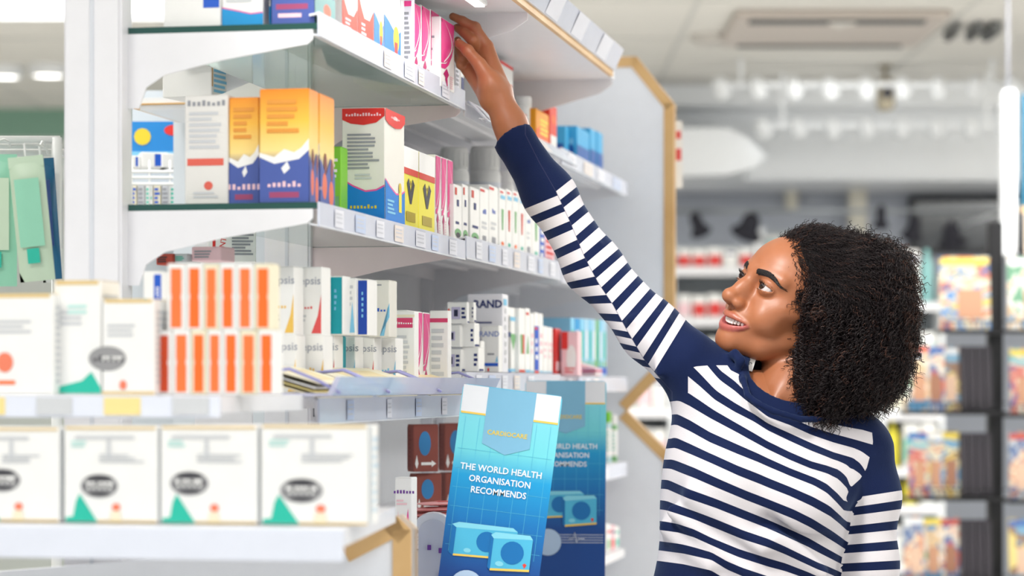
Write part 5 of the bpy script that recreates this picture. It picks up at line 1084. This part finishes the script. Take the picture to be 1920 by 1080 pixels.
ARM_R = [(1330, 730, WD+.03), (1284, 678, WD+.02), (1222, 622, WD+.04), (1112, 500, WD+.10), (1030, 366, WD+.16), (964, 262, WD+.185)]
ARM_RR = [.055, .047, .0465, .0440, .0400, .0345]
ARM_L = [(1612, 850, WD+.03), (1632, 930, WD+.03), (1630, 1060, WD+.03), (1632, 1170, WD+.03), (1600, 1330, WD-.04), (1570, 1400, WD-.08)]
ARM_LR = [.056, .0445, .0425, .042, .036, .030]
def legs(g):
    hz = CH-(1230-720)/F*WD; cx = D0(1388, 0, WD)[0]
    g.ell((cx, 4.18, hz-.02), (.155, .115, .14), None, .05)
    for s in (-1, 1):
        g.chain([(cx+s*.08, 4.18, hz-.1), (cx+s*.09, 4.17, .48), (cx+s*.10, 4.20, .10)], [.085, .056, .040], .03)
        g.cone((cx+s*.10, 4.20, .045), (cx+s*.11, 4.06, .035), .040, .034, .02)
def poly_sd(q, P):
    """signed distance to a polygon, negative inside"""
    n = len(P); d = np.full(len(q), 1e9); ins = np.zeros(len(q), bool)
    for i in range(n):
        a, b_ = np.array(P[i], float), np.array(P[(i+1) % n], float); e = b_-a; w = q-a
        t = np.clip((w @ e)/(e @ e), 0, 1); d = np.minimum(d, np.linalg.norm(w-t[:, None]*e, axis=1))
        c = ((a[1] > q[:, 1]) != (b_[1] > q[:, 1])) & (q[:, 0] < e[0]*(q[:, 1]-a[1])/(e[1]+1e-12)+a[0]); ins ^= c
    return np.where(ins, -d, d)
STR = [[(1300, 640), (1338, 688), (1350, 703), (1377, 723), (1398, 743), (1440, 777), (1481, 791), (1521, 809), (1562, 822), (1603, 833), (1634, 842), (1650, 846)],
 [(1262, 668), (1292, 695), (1313, 714), (1340, 741), (1377, 764), (1414, 782), (1440, 799), (1480, 818), (1521, 837), (1562, 855), (1599, 866), (1615, 880), (1622, 896), (1630, 915)],
 [(1250, 744), (1257, 743), (1274, 741), (1294, 751), (1331, 773), (1377, 799), (1414, 821), (1440, 836), (1481, 856), (1521, 873), (1552, 880), (1572, 887), (1587, 902), (1594, 925)],
 [(1250, 789), (1257, 788), (1268, 786), (1294, 799), (1331, 821), (1377, 840), (1420, 857), (1440, 866), (1481, 884), (1526, 901), (1550, 915), (1570, 936), (1582, 950)],
 [(1250, 833), (1259, 832), (1266, 830), (1294, 842), (1338, 861), (1383, 882), (1424, 898), (1440, 905), (1481, 921), (1523, 940), (1557, 958), (1577, 975), (1590, 988)],
 [(1250, 870), (1259, 870), (1301, 886), (1342, 905), (1403, 931), (1440, 945), (1490, 965), (1523, 982), (1548, 998), (1567, 1010), (1590, 1026)],
 [(1250, 908), (1255, 910), (1291, 927), (1342, 944), (1403, 968), (1440, 983), (1482, 1002), (1515, 1017), (1547, 1035), (1562, 1043), (1590, 1058)],
 [(1235, 946), (1249, 948), (1271, 956), (1301, 966), (1342, 982), (1393, 1003), (1440, 1018), (1473, 1033), (1507, 1050), (1532, 1062), (1550, 1068), (1590, 1085)],
 [(1230, 985), (1242, 986), (1271, 990), (1301, 1000), (1334, 1017), (1383, 1037), (1440, 1055), (1473, 1063), (1515, 1078), (1590, 1112)],
 [(1220, 1022), (1236, 1023), (1281, 1029), (1334, 1041), (1363, 1059), (1393, 1072), (1440, 1088), (1590, 1140)]]
def torso_phase(q):
    xs = np.arange(1180, 1700, 6.0); Y = np.stack([np.interp(xs, [p[0] for p in s_], [p[1] for p in s_]) for s_ in STR], 1)
    Y[:, 0] = np.minimum(Y[:, 0], Y[:, 1]-22)
    for k_ in range(1, Y.shape[1]): Y[:, k_] = np.maximum(Y[:, k_], Y[:, k_-1]+20)
    Y = np.concatenate([Y[:, :1]-80, Y[:, :1]-40, Y, Y[:, -1:]+40, Y[:, -1:]+80], 1)
    xi = np.clip((q[:, 0]-xs[0])/6.0, 0, len(xs)-1.001); i0 = xi.astype(int); t = (xi-i0)[:, None]
    Yq = Y[i0]*(1-t)+Y[i0+1]*t; ph = np.full(len(q), -2.0)
    for k_ in range(Y.shape[1]-1):
        a, b_ = Yq[:, k_], Yq[:, k_+1]; m = q[:, 1] >= a
        ph[m] = (k_-2)+np.clip((q[m, 1]-a[m])/(b_[m]-a[m]), 0, 2)
    return ph
LL = [((1002, 411), (1056, 389)), ((1024, 442), (1071, 422)), ((1042, 478), (1084, 458)), ((1060, 508), (1098, 492)), ((1082, 533), (1118, 527)), ((1104, 563), (1140, 561)), ((1127, 595), (1156, 597)), ((1149, 623), (1173, 628)), ((1171, 650), (1193, 655)), ((1196, 678), (1216, 682))]
LR = [((1054, 381), (1078, 362)), ((1070, 414), (1096, 393)), ((1085, 449), (1113, 424)), ((1099, 483), (1131, 456)), ((1114, 515), (1153, 482)), ((1131, 546), (1171, 507)), ((1149, 578), (1193, 531)), ((1167, 613), (1211, 562)), ((1188, 645), (1233, 585)), ((1211, 677), (1252, 610))]
SEAM = [(985, 252), (1011, 304), (1042, 358), (1069, 416), (1096, 482), (1122, 531), (1149, 571), (1176, 620), (1207, 673), (1231, 702), (1260, 735)]
def lines_phase(q, L):
    Fv = []
    for (a, b_) in L:
        e = np.array(b_, float)-np.array(a, float); e /= np.linalg.norm(e); n_ = np.array([-e[1], e[0]]); n_ = n_ if n_[1] > 0 else -n_
        Fv.append((q-np.array(a)) @ n_)
    Fv = np.stack(Fv, 1); ph = Fv[:, 0]/32.0
    for k_ in range(len(L)-1):
        m = Fv[:, k_] >= 0; ph[m] = k_+np.clip(Fv[m, k_]/np.maximum(Fv[m, k_]-Fv[m, k_+1], 5), 0, 1)
    m = Fv[:, -1] >= 0; ph[m] = len(L)-1+Fv[m, -1]/30.0
    return ph
COLLAR = [(1402, 742, -.075), (1394, 712, -.045), (1391, 690, -.0), (1402, 668, .045), (1440, 650, .085), (1500, 655, .10), (1560, 690, .085), (1590, 735, .04), (1585, 770, -.01), (1550, 785, -.052), (1500, 786, -.078), (1450, 771, -.088), (1418, 755, -.085), (1402, 742, -.075)]
def build_shirt():
    g = SDF(D0(900, 1265, WD+.2)+np.array([0, -.37, 0]), np.array([.72, 4.40, D0(900, 205, WD+.22)[2]]), .0042)
    ga = {}
    torso(g, 0.0)
    W_ = lambda px, py, dd=0: D0(px, py, WD+dd)
    # folds
    for a, c, r in (((1262, 960, -.055), (1400, 1075, -.085), .010), ((1300, 930, -.07), (1430, 1030, -.09), .008), ((1450, 1010, -.085), (1540, 1075, -.05), .010), ((1540, 950, -.06), (1590, 925, -.02), .012), ((1500, 860, -.075), (1590, 905, -.03), .010), ((1250, 990, -.02), (1330, 1060, -.07), .010)):
        g.cone(W_(*a), W_(*c), r, r*.6, .03)
    g.cone(W_(1440, 975, -.075), W_(1560, 1030, -.05), .004, .004, .03, 's')
    # sleeves with their own mild smooth union
    gR = SDF.__new__(SDF); gR.lo, gR.h, gR.n = g.lo, g.h, g.n; gR.f = np.full(g.n, 1.0, np.float32)
    gR.chain([D0(*p) for p in ARM_R], ARM_RR, .03)
    for t, off in ((.3, .0), (.45, .1), (.6, .0)): pass
    gR.cone(D0(1300, 676, WD+.03), D0(1390, 706, WD+.05), .026, .024, .03)          # trapezius slope
    gR.cone(D0(1225, 590, WD-.005), D0(1180, 600, WD+.0), .004, .004, .012); gR.cone(D0(1120, 455, WD+.062), D0(1080, 520, WD+.064), .004, .003, .012)
    gR.cone(D0(1245, 600, WD-.01), D0(1235, 700, WD-.02), .006, .004, .02)
    gR.cone(D0(968, 268, WD+.183), D0(950, 238, WD+.19), .036, .036, .004)
    gR.cone(D0(966, 262, WD+.185), D0(925, 195, WD+.205), .0285, .0285, .0, 's')   # open cuff
    # flat cut of the cuff mouth
    n_ = D0(900, 165, WD+.22)-D0(964, 262, WD+.185); n_ /= np.linalg.norm(n_); c0 = D0(959, 258, WD+.187)
    sl, P = g.sub(D0(880, 420, WD+.2)-.3, D0(1020, 150, WD+.2)+.3)
    gR.f[sl] = np.maximum(gR.f[sl], ((P-c0) @ n_).astype(np.float32))
    gL = SDF.__new__(SDF); gL.lo, gL.h, gL.n = g.lo, g.h, g.n; gL.f = np.full(g.n, 1.0, np.float32)
    gL.chain([D0(*p) for p in ARM_L], ARM_LR, .03)
    T0 = g.f.copy()
    g.comb((slice(None),)*3, gR.f, .030, 'u'); g.comb((slice(None),)*3, gL.f, .016, 'u')
    # neck opening and collar band
    g.ell(W_(1492, 706, .008), (.084, .080, .052), None, .006, 's')
    g.cone(W_(1490, 690, .02), W_(1500, 640, .03), .075, .09, .0, 's')
    cp = [W_(*p) for p in COLLAR]
    for i in range(len(cp)-1): g.cone(cp[i], cp[i+1], .0058, .0058, .003)
    g.chain([W_(1366, 668, -.01), W_(1378, 664, -.02), W_(1388, 676, -.03), W_(1384, 690, -.03)], [.006, .0075, .008, .005], .006)
    V, Q = g.mesh(); V = relax(V, Q, 2, .4)
    q = np.stack([960+V[:, 0]/V[:, 1]*F, 720+(CH-V[:, 2])/V[:, 1]*F], 1)
    def val(f, V):
        i = np.clip(np.round((V-g.lo)/g.h).astype(int), 0, np.array(g.n)-1); return f[i[:, 0], i[:, 1], i[:, 2]]
    dT, dR, dL = val(T0, V), val(gR.f, V), val(gL.f, V)
    TP = [(1150, 760), (1250, 741), (1256, 724), (1263, 711), (1276, 701), (1290, 692), (1305, 687), (1330, 685), (1364, 685), (1370, 694), (1384, 701), (1395, 710), (1399, 738), (1440, 772), (1481, 786), (1510, 789), (1530, 787), (1560, 795), (1600, 803), (1635, 809), (1637, 830), (1632, 852), (1625, 878), (1613, 898), (1593, 916), (1586, 935), (1600, 960), (1700, 990), (1700, 1350), (1150, 1350)]
    sd = poly_sd(q, TP)*(4.15/F)
    pT = torso_phase(q); nT = np.maximum(sd, (pT-9.72)*.035)
    s_x = np.interp(q[:, 1], [p[1] for p in SEAM], [p[0] for p in SEAM]); sS = (q[:, 0]-s_x)/F*4.3
    pRL, pRR = lines_phase(q, LL), lines_phase(q, LR)
    cR = np.minimum(np.minimum(dT, dL)-dR, (1290-q[:, 0])*.0008); cL = np.minimum(np.minimum(dT, dR)-dL, (q[:, 0]-1450)*.0008)
    yl = q[:, 1]+.13*(q[:, 0]-1627)*np.clip(1.2-(q[:, 1]-930)/160, .3, 1.2); pL = (yl-955)/35.7
    cd = np.full(len(V), 1.0)
    for i in range(len(cp)-1): cd = np.minimum(cd, cone_d(V, cp[i], cp[i+1], 0, 0))
    m = (V[:, 2] > D0(0, 800, WD)[2]) & (V[:, 1] > WD+.06) & (V[:, 0] > .32)
    nC = np.maximum(.0075-cd, np.where(m, .01, -1))
    sh = mat('jersey', (235, 230, 232), .85, noise_amt=.02, scale=400, bump=.15, spec=.1); nt = sh.node_tree; b_ = nt.nodes['Principled BSDF']
    b_.inputs['Sheen Weight'].default_value = .12; b_.inputs['Sheen Roughness'].default_value = .5; b_.inputs['Sheen Tint'].default_value = (.45, .65, 1, 1)
    def attr(n): a = nt.nodes.new('ShaderNodeAttribute'); a.attribute_name = n; return a.outputs['Fac']
    def M2(op, a, c=None):
        n = nt.nodes.new('ShaderNodeMath'); n.operation = op
        for i, v_ in enumerate((a, c)):
            if v_ is None: continue
            if isinstance(v_, (int, float)): n.inputs[i].default_value = v_
            else: nt.links.new(v_, n.inputs[i])
        return n.outputs[0]
    def band(p): return M2('LESS_THAN', M2('ABSOLUTE', M2('SUBTRACT', p, M2('ROUND', p))), .222)
    def pick_(c, a, b2):  # c > 0 takes a
        k = M2('GREATER_THAN', c, 0.0); return M2('ADD', M2('MULTIPLY', a, k), M2('MULTIPLY', b2, M2('SUBTRACT', 1.0, k)))
    vt = M2('MAXIMUM', band(attr('torso_phase')), M2('GREATER_THAN', attr('torso_navy'), 0.0))
    pr = pick_(attr('seam'), attr('sleeve_right_side'), attr('sleeve_left_side'))
    vr_ = M2('MAXIMUM', band(pr), M2('MAXIMUM', M2('LESS_THAN', pr, -.77), M2('GREATER_THAN', pr, 9.8)))
    pl_ = attr('hanging_sleeve'); vl = M2('MAXIMUM', band(pl_), M2('LESS_THAN', pl_, -.72))
    isn = M2('MAXIMUM', pick_(attr('is_raised_sleeve'), vr_, pick_(attr('is_hanging_sleeve'), vl, vt)), M2('GREATER_THAN', attr('collar_navy'), 0.0))
    mx = nt.nodes.new('ShaderNodeMix'); mx.data_type = 'RGBA'; nt.links.new(isn, mx.inputs[0])
    mx.inputs[6].default_value = (.64, .61, .63, 1); mx.inputs[7].default_value = (.0065, .013, .052, 1)
    sm = M2('MULTIPLY', M2('LESS_THAN', M2('ABSOLUTE', attr('seam')), .0008), M2('GREATER_THAN', attr('is_raised_sleeve'), 0.0)); mx2 = nt.nodes.new('ShaderNodeMix'); mx2.data_type = 'RGBA'; nt.links.new(M2('MULTIPLY', sm, .5), mx2.inputs[0])
    nt.links.new(mx.outputs[2], mx2.inputs[6]); mx2.inputs[7].default_value = (.05, .05, .1, 1); nt.links.new(mx2.outputs[2], b_.inputs['Base Color'])
    o = np_mesh('striped_top', V, Q, [sh])
    for n, v_ in (('torso_phase', pT), ('torso_navy', nT), ('seam', sS), ('sleeve_left_side', pRL), ('sleeve_right_side', pRR), ('hanging_sleeve', pL), ('is_raised_sleeve', cR), ('is_hanging_sleeve', cL), ('collar_navy', nC)):
        a = o.data.attributes.new(n, 'FLOAT', 'POINT'); a.data.foreach_set('value', v_.astype(np.float32))
    return o
body, HAND = build_body(); body.parent = person; body.matrix_parent_inverse = person.matrix_world.inverted() if False else Matrix.Translation(-Vector(person.location))
def adopt(o, p=person):
    o.parent = p
    if p is person: o.matrix_parent_inverse = Matrix.Translation(-Vector(person.location))
adopt(build_shirt())
# ---- eyes, teeth, brows, lashes
def eyeball(s):
    c = hp(EYE[0]-.001, s*EYE[1], EYE[2]); gz = HR @ np.array([.93, .10, .20]); gz /= np.linalg.norm(gz)
    up = np.array([0, 0, 1.0]); a = np.cross(up, gz); a /= np.linalg.norm(a); b_ = np.cross(gz, a)
    R = Matrix(((a[0], b_[0], gz[0], c[0]), (a[1], b_[1], gz[1], c[1]), (a[2], b_[2], gz[2], c[2]), (0, 0, 0, 1)))
    q = MB(); r = .0128*HS; scl = mat('eye_white', (206, 196, 194), .15); iri = mat('iris_brown', (44, 25, 18), .1); pup = mat('pupil_black', (8, 6, 6), .05)
    angs = [0, .12, .24, .38, .55, .58, .66, .9, 1.3, 1.8, 2.4, 3.0]
    prof = [(r*math.sin(t), r*math.cos(t)+(.0006*HS if t < .57 else 0)) for t in angs]
    for i in range(len(prof)-1): q.lathe([(max(prof[i][0], 1e-5), prof[i][1]), (prof[i+1][0], prof[i+1][1])][::1], pup if angs[i+1] < .25 else iri if angs[i+1] < .56 else scl, 28)
    # drop the end caps that lathe adds
    keep = [k for k, f in enumerate(q.f) if len(f) == 4]; q.f = [q.f[k] for k in keep]; q.m = [q.m[k] for k in keep]; q.sm = [q.sm[k] for k in keep]
    o = q.build('eye', M=R); adopt(o); 
for s in (-1, 1): eyeball(s)
q = MB(); tooth = mat('tooth_enamel', (246, 242, 236), .2); mouth = mat('mouth_dark', (70, 20, 22), .5)
for i in range(12):
    t = (-5.5+i)/6.4; a = abs(t); w = .0036 if a < .12 else .0029
    x = float(np.interp(t, np.linspace(-1, 1, 13), build_head.MX))-.0052; z = -.0405+.0060*a**1.6+.0006; ang = math.atan2(float(np.interp(t-.05, np.linspace(-1, 1, 13), build_head.MX)-np.interp(t+.05, np.linspace(-1, 1, 13), build_head.MX)), .003)
    R = Matrix.Rotation(0, 4, 'Z'); c = hp(x, t*.0335, z); hh = (.0095 if a < .3 else .0082)*(1-.3*a*a)
    M_ = Matrix(((*HR[0], c[0]), (*HR[1], c[1]), (*HR[2], c[2]), (0, 0, 0, 1))) @ Matrix.Rotation(-ang*(1 if True else 0)*-1, 4, 'Z')
    q.box((0, 0, 0), (.0042, w*1.72, hh), tooth, M=M_, ch=.0013)
adopt(q.build('teeth'))
for s in (-1, 1):
    q = MB(); hairm = mat('brow_hair', (28, 20, 20), .6)
    for i in range(230):
        t = random.random(); yy = .012+.041*t; zz = .0475+.0065*math.sin(PI*min(1, t*1.15))*1.0-.004*t; wd = .0042*(1-.75*t**1.5)*(.75+.25*min(1, t*6))
        off = random.uniform(-1, 1)*wd; y = yy; z = zz+off
        def surf(y, z):      # skin position just in front, found by walking in along x
            return .0975-.006*(y/.03)**2-.0125*max(0, (y-.03)/.025)**1.3
        p0 = (surf(y, z), s*y, z); p1 = (surf(y+.004, z), s*(y+.0045), z+.0022*(1-t)-.0008*t)
        q.tube([hp(*p0), hp((p0[0]+p1[0])/2+.0008, (p0[1]+p1[1])/2, (p0[2]+p1[2])/2), hp(*p1)], [.00045, .0004, .0001], hairm, 3)
    o = q.build('eyebrow'); adopt(o)
# snap brow strands to the skin and build lashes
from mathutils.bvhtree import BVHTree
bme = body.data; _v = np.zeros(len(bme.vertices)*3, np.float32); bme.vertices.foreach_get('co', _v); _v = _v.reshape(-1, 3)
_hd = np.linalg.norm(_v-HC, axis=1) < .2
_pf = [tuple(p.vertices) for p in bme.polygons if _hd[p.vertices[0]] and _hd[p.vertices[2]]]
BVH = BVHTree.FromPolygons([tuple(v) for v in _v], _pf)
def on_skin(x, y, z, off=.0):
    o = Vector(hp(x+.06, y, z)); d = -Vector(HR[:, 0]); h = BVH.ray_cast(o, d, .14)
    return (Vector(h[0])-d*off) if h[0] else Vector(hp(x, y, z))
for o in [c for c in person.children if c.name.startswith('eyebrow')]: bpy.data.objects.remove(o)
hairm = mat('brow_hair', (28, 20, 20), .6)
for s in (-1, 1):
    q = MB()
    for i in range(420):
        t = random.random(); yy = .013+.040*t; zz = .0455+.0070*math.sin(PI*min(1, t*.95)**1.2)-.0075*t; wd = .0050*(1-.70*t**1.5)*(.75+.25*min(1, t*6))
        y = yy; z = zz+random.uniform(-1, 1)*wd
        a = on_skin(.09, s*y, z, .0002); m = on_skin(.09, s*(y+.0022), z+.0012*(1-t), .0009); c = on_skin(.09, s*(y+.0046), z+.0022*(1-t)-.0008*t, .0003)
        q.tube([a, m, c], [.0006, .0005, .0002], hairm, 3)
    adopt(q.build('eyebrow'))
    q = MB()
    for i in range(26):
        t = i/25; y = s*(.0195+.024*t); z = EYE[2]+.0043*math.sin(PI*(.12+.80*t))-.0004
        p = on_skin(.09, y, z+.0012, -.0003); 
        out = Vector(HR @ np.array([.75, s*(.1+.75*t), .55])).normalized(); upv = Vector(HU)
        q.tube([p, p+out*.0035+upv*.0003, p+out*.0062+upv*.0022], [.0004, .0003, .0001], hairm, 3)
    lid = [on_skin(.09, s*(.0185+.0265*t), EYE[2]+.0052*math.sin(PI*(.04+.92*t)), .0002) for t in [k/12 for k in range(13)]]
    q.tube(lid, .0006, hairm, 4)
    for i in range(14):
        t = i/13; p = on_skin(.09, s*(.024+.018*t), EYE[2]-.0052, -.0002); out = Vector(HR @ np.array([.8, s*(.1+.4*t), -.35])).normalized(); q.tube([p, p+out*.003], [.00025, .0001], hairm, 3)
    adopt(q.build('eyelashes'))
q = MB(); c0 = D0(1397, 677, WD+.012)
q.box((.000, 0, 0), (.032, .002, .026), paper)
for k in range(6):
    x, z = random.uniform(-.011, .011), random.uniform(-.009, .009); q.tube([(x+.0022*math.cos(a), -.0014, z+.0022*math.sin(a)) for a in [k+j*.6 for j in range(8)]], .0005, dark, 4)
o = q.build('collar_lining', M=Matrix.Translation(c0) @ Matrix.Rotation(.3, 4, 'Y')); adopt(o)
# ---- hair: an inner mass plus several thousand coiled locks
def hair_field(h):
    g = SDF(D0(1400, 830, WD+.05)+np.array([0, -.22, 0]), D0(1770, 385, WD+.05)+np.array([0, .30, 0]), h)
    g.ell(hp(-.030, 0, .052), np.array([.098, .086, .098])*HS, HR, .02)
    g.ell(D0(1590, 565, WD+.03), (.098, .115, .096), None, .03)
    g.ell(D0(1530, 492, WD+.03), (.062, .075, .056), None, .02)
    g.ell(D0(1601, 638, WD+.02), (.087, .105, .090), None, .03)
    g.ell(D0(1588, 676, WD+.0), (.068, .09, .058), None, .03)
    g.ell(D0(1535, 640, WD-.035), (.036, .045, .085), None, .02)
    g.ell(D0(1645, 512, WD+.03), (.045, .08, .045), None, .012)
    g.ell(hp(-.04, -.06, -.01), (.05, .04, .08), HR, .03)
    g.ell(D0(1545, 695, WD-.03), (.034, .045, .075), None, .02)
    return g
gh = hair_field(.006)
# keep the face clear: cut in front of the hair line
def cut(g):
    sl, P = g.sub(g.lo, g.lo+g.h*np.array(g.n)); L = ((P-HC) @ HR)/HS
    x, y, z = L[..., 0], L[..., 1], L[..., 2]
    # hairline: forehead plane, then temples, then in front of the ear
    line = np.interp(z, [-.16, -.06, -.02, .02, .05, .075, .095, .12], [.010, .004, .004, .016, .044, .070, .086, .096])-.9*np.maximum(0, np.abs(y)-.065)*0
    g.f[sl] = np.maximum(g.f[sl], ((x-line)*.8*HS).astype(np.float32))
cut(gh)
hm = mat('hair_dark', (30, 22, 24), .55, spec=.35)
Vh, Qh = gh.mesh(); Vh = relax(Vh, Qh, 2)
gi = hair_field(.006); cut(gi); gi.f += .009; Vi, Qi = gi.mesh(); hb = np_mesh('hair', relax(Vi, Qi, 1), Qi, [mat('hair_root', (16, 11, 12), .8)]); adopt(hb); hb['label'] = 'thick dark curly hair'
def normals(V, Q):
    n = np.cross(V[Q[:, 2]]-V[Q[:, 0]], V[Q[:, 3]]-V[Q[:, 1]]); N = np.zeros_like(V)
    for k in range(4): np.add.at(N, Q[:, k], n)
    return N/(np.linalg.norm(N, axis=1)[:, None]+1e-12)
Nh = normals(Vh, Qh)
cen = Vh.mean(0)
if np.mean(np.sum((Vh-cen)*Nh, axis=1)) < 0: Nh = -Nh
NC = 13000
pick = rng.choice(len(Vh), NC*2, replace=True)
# skip locks that would start on the face side cut plane or face away from any likely camera position
L_ = ((Vh[pick]-HC) @ HR)/HS; keep = ~((Nh[pick] @ HR[:, 0] > .80) & (L_[:, 2] < .02) & (L_[:, 1] < .05)) & (Nh[pick][:, 1] < .55)
pick = pick[keep][:NC]; NCk = len(pick)
K_ = 30; tt = np.linspace(0, 1, K_)
P0 = Vh[pick]+rng.normal(0, .002, (NCk, 3)); N0 = Nh[pick]; Lc = ((P0-HC) @ HR)/HS
slick = np.clip((Lc[:, 0]+.045)/.05, 0, 1)*np.clip((Lc[:, 2]-.045)/.03, 0, 1)      # front of the crown: combed back
back = -HR[:, 0]+np.array([0, 0, -.10]); back /= np.linalg.norm(back)
grav = np.array([0, 0, -1.0]); 
tang = back[None]-N0*(N0 @ back)[:, None]; tang /= np.linalg.norm(tang, axis=1)[:, None]+1e-9
outd = N0*.55+grav*np.clip(1.0-(P0[:, 2]-cen[2])/.16, .25, 1.3)[:, None]*.65+rng.normal(0, .17, (NCk, 3))
ax = outd*(1-slick)[:, None]+(tang+N0*.03+rng.normal(0, .10, (NCk, 3)))*slick[:, None]*1.0
ax /= np.linalg.norm(ax, axis=1)[:, None]
ln = (rng.uniform(.018, .034, NCk))*(1-slick)+rng.uniform(.022, .032, NCk)*slick
hr = rng.uniform(.0022, .0042, NCk)*(1-slick)+rng.uniform(.0009, .0015, NCk)*slick
turns = ln/rng.uniform(.0060, .0085, NCk)*(1-.25*slick)
st = P0-N0*(.006*(1-slick)+.0015*slick)[:, None]
e1 = np.cross(ax, rng.normal(size=(NCk, 3))); e1 /= np.linalg.norm(e1, axis=1)[:, None]; e2 = np.cross(ax, e1)
bend = rng.normal(0, .25, (NCk, 3))*(1-.8*slick)[:, None]
ph_ = rng.uniform(0, 6.28, NCk)
T_ = tt[None, :, None]; ang = (ph_[:, None]+2*PI*turns[:, None]*tt[None])[..., None]
grow = np.clip(tt*4, 0, 1)[None, :, None]
C_ = st[:, None]+ax[:, None]*ln[:, None, None]*T_+bend[:, None]*(ln[:, None, None]*T_**2)+(e1[:, None]*np.cos(ang)+e2[:, None]*np.sin(ang))*hr[:, None, None]*grow+grav*(.010*(1-slick))[:, None, None]*T_**2
tan = np.gradient(C_, axis=1); tan /= np.linalg.norm(tan, axis=2)[..., None]+1e-9
a1 = np.cross(tan, ax[:, None]+.01); a1 /= np.linalg.norm(a1, axis=2)[..., None]+1e-9; a2 = np.cross(tan, a1)
rad = (rng.uniform(.0006, .00105, NCk)*(1-.3*slick))[:, None]*(1-.55*tt[None]**3)
sides = 3; ring = np.stack([C_+rad[..., None]*(a1*math.cos(2*PI*k/sides)+a2*math.sin(2*PI*k/sides)) for k in range(sides)], 2)   # NC,K,3,3
VV = ring.reshape(-1, 3); base = (np.arange(NCk)*K_*sides)[:, None, None]+(np.arange(K_-1)*sides)[None, :, None]
k0 = np.arange(sides)[None, None]; k1 = (k0+1) % sides
QQ = np.stack([base+k0, base+k1, base+k1+sides, base+k0+sides], -1).reshape(-1, 4)
warm = (rng.random(NCk) < .10+.35*(np.abs(P0[:, 0]-D0(1715, 0, WD)[0]) < .03)) 
fm = np.repeat(np.where(warm, 1, 0), (K_-1)*sides)
hc = np_mesh('hair_curls', VV, QQ, [mat('hair_dark', (30, 22, 24), .55), mat('hair_brown', (66, 40, 30), .5)], True, fm); hc.parent = hb
# a long loose coil beside the cheek
q = MB()
for (px, py, n_, L0, r0) in ((1492, 640, 6, .055, .0024), (1503, 620, 7, .08, .003)):
    p = D0(px, py, WD-.105); q.tube([p+np.array([r0*math.cos(2*PI*n_*t), r0*math.sin(2*PI*n_*t), -L0*t]) for t in np.linspace(0, 1, 90)], .0009, hm, 4)
o = q.build('loose_curl'); o.parent = hb
for n, dst, px in (('tt', 'ti', (861, 80)),):
    c = (HAND[n]-HAND[dst]); c /= np.linalg.norm(c); nrm = np.cross(c, np.array([0, 1.0, 0])); nrm = np.array([.25, -.3, .9]); nrm -= c*(nrm @ c); nrm /= np.linalg.norm(nrm); sd_ = np.cross(c, nrm)
    q = MB(); p0 = HAND[n]-c*.001+nrm*.0070; vs = []
    for j in range(5):
        for i in range(5):
            x = (i/4-.5)*.0105; y = (j/4-.5)*.011; vs.append(tuple(p0+sd_*x+c*y-nrm*(x*x*60)))
    q.add(vs, [(j*5+i, j*5+i+1, j*5+i+6, j*5+i+5) for j in range(4) for i in range(4)], mat('nail', (214, 160, 136), .25), True)
    adopt(q.build('thumb_nail'))
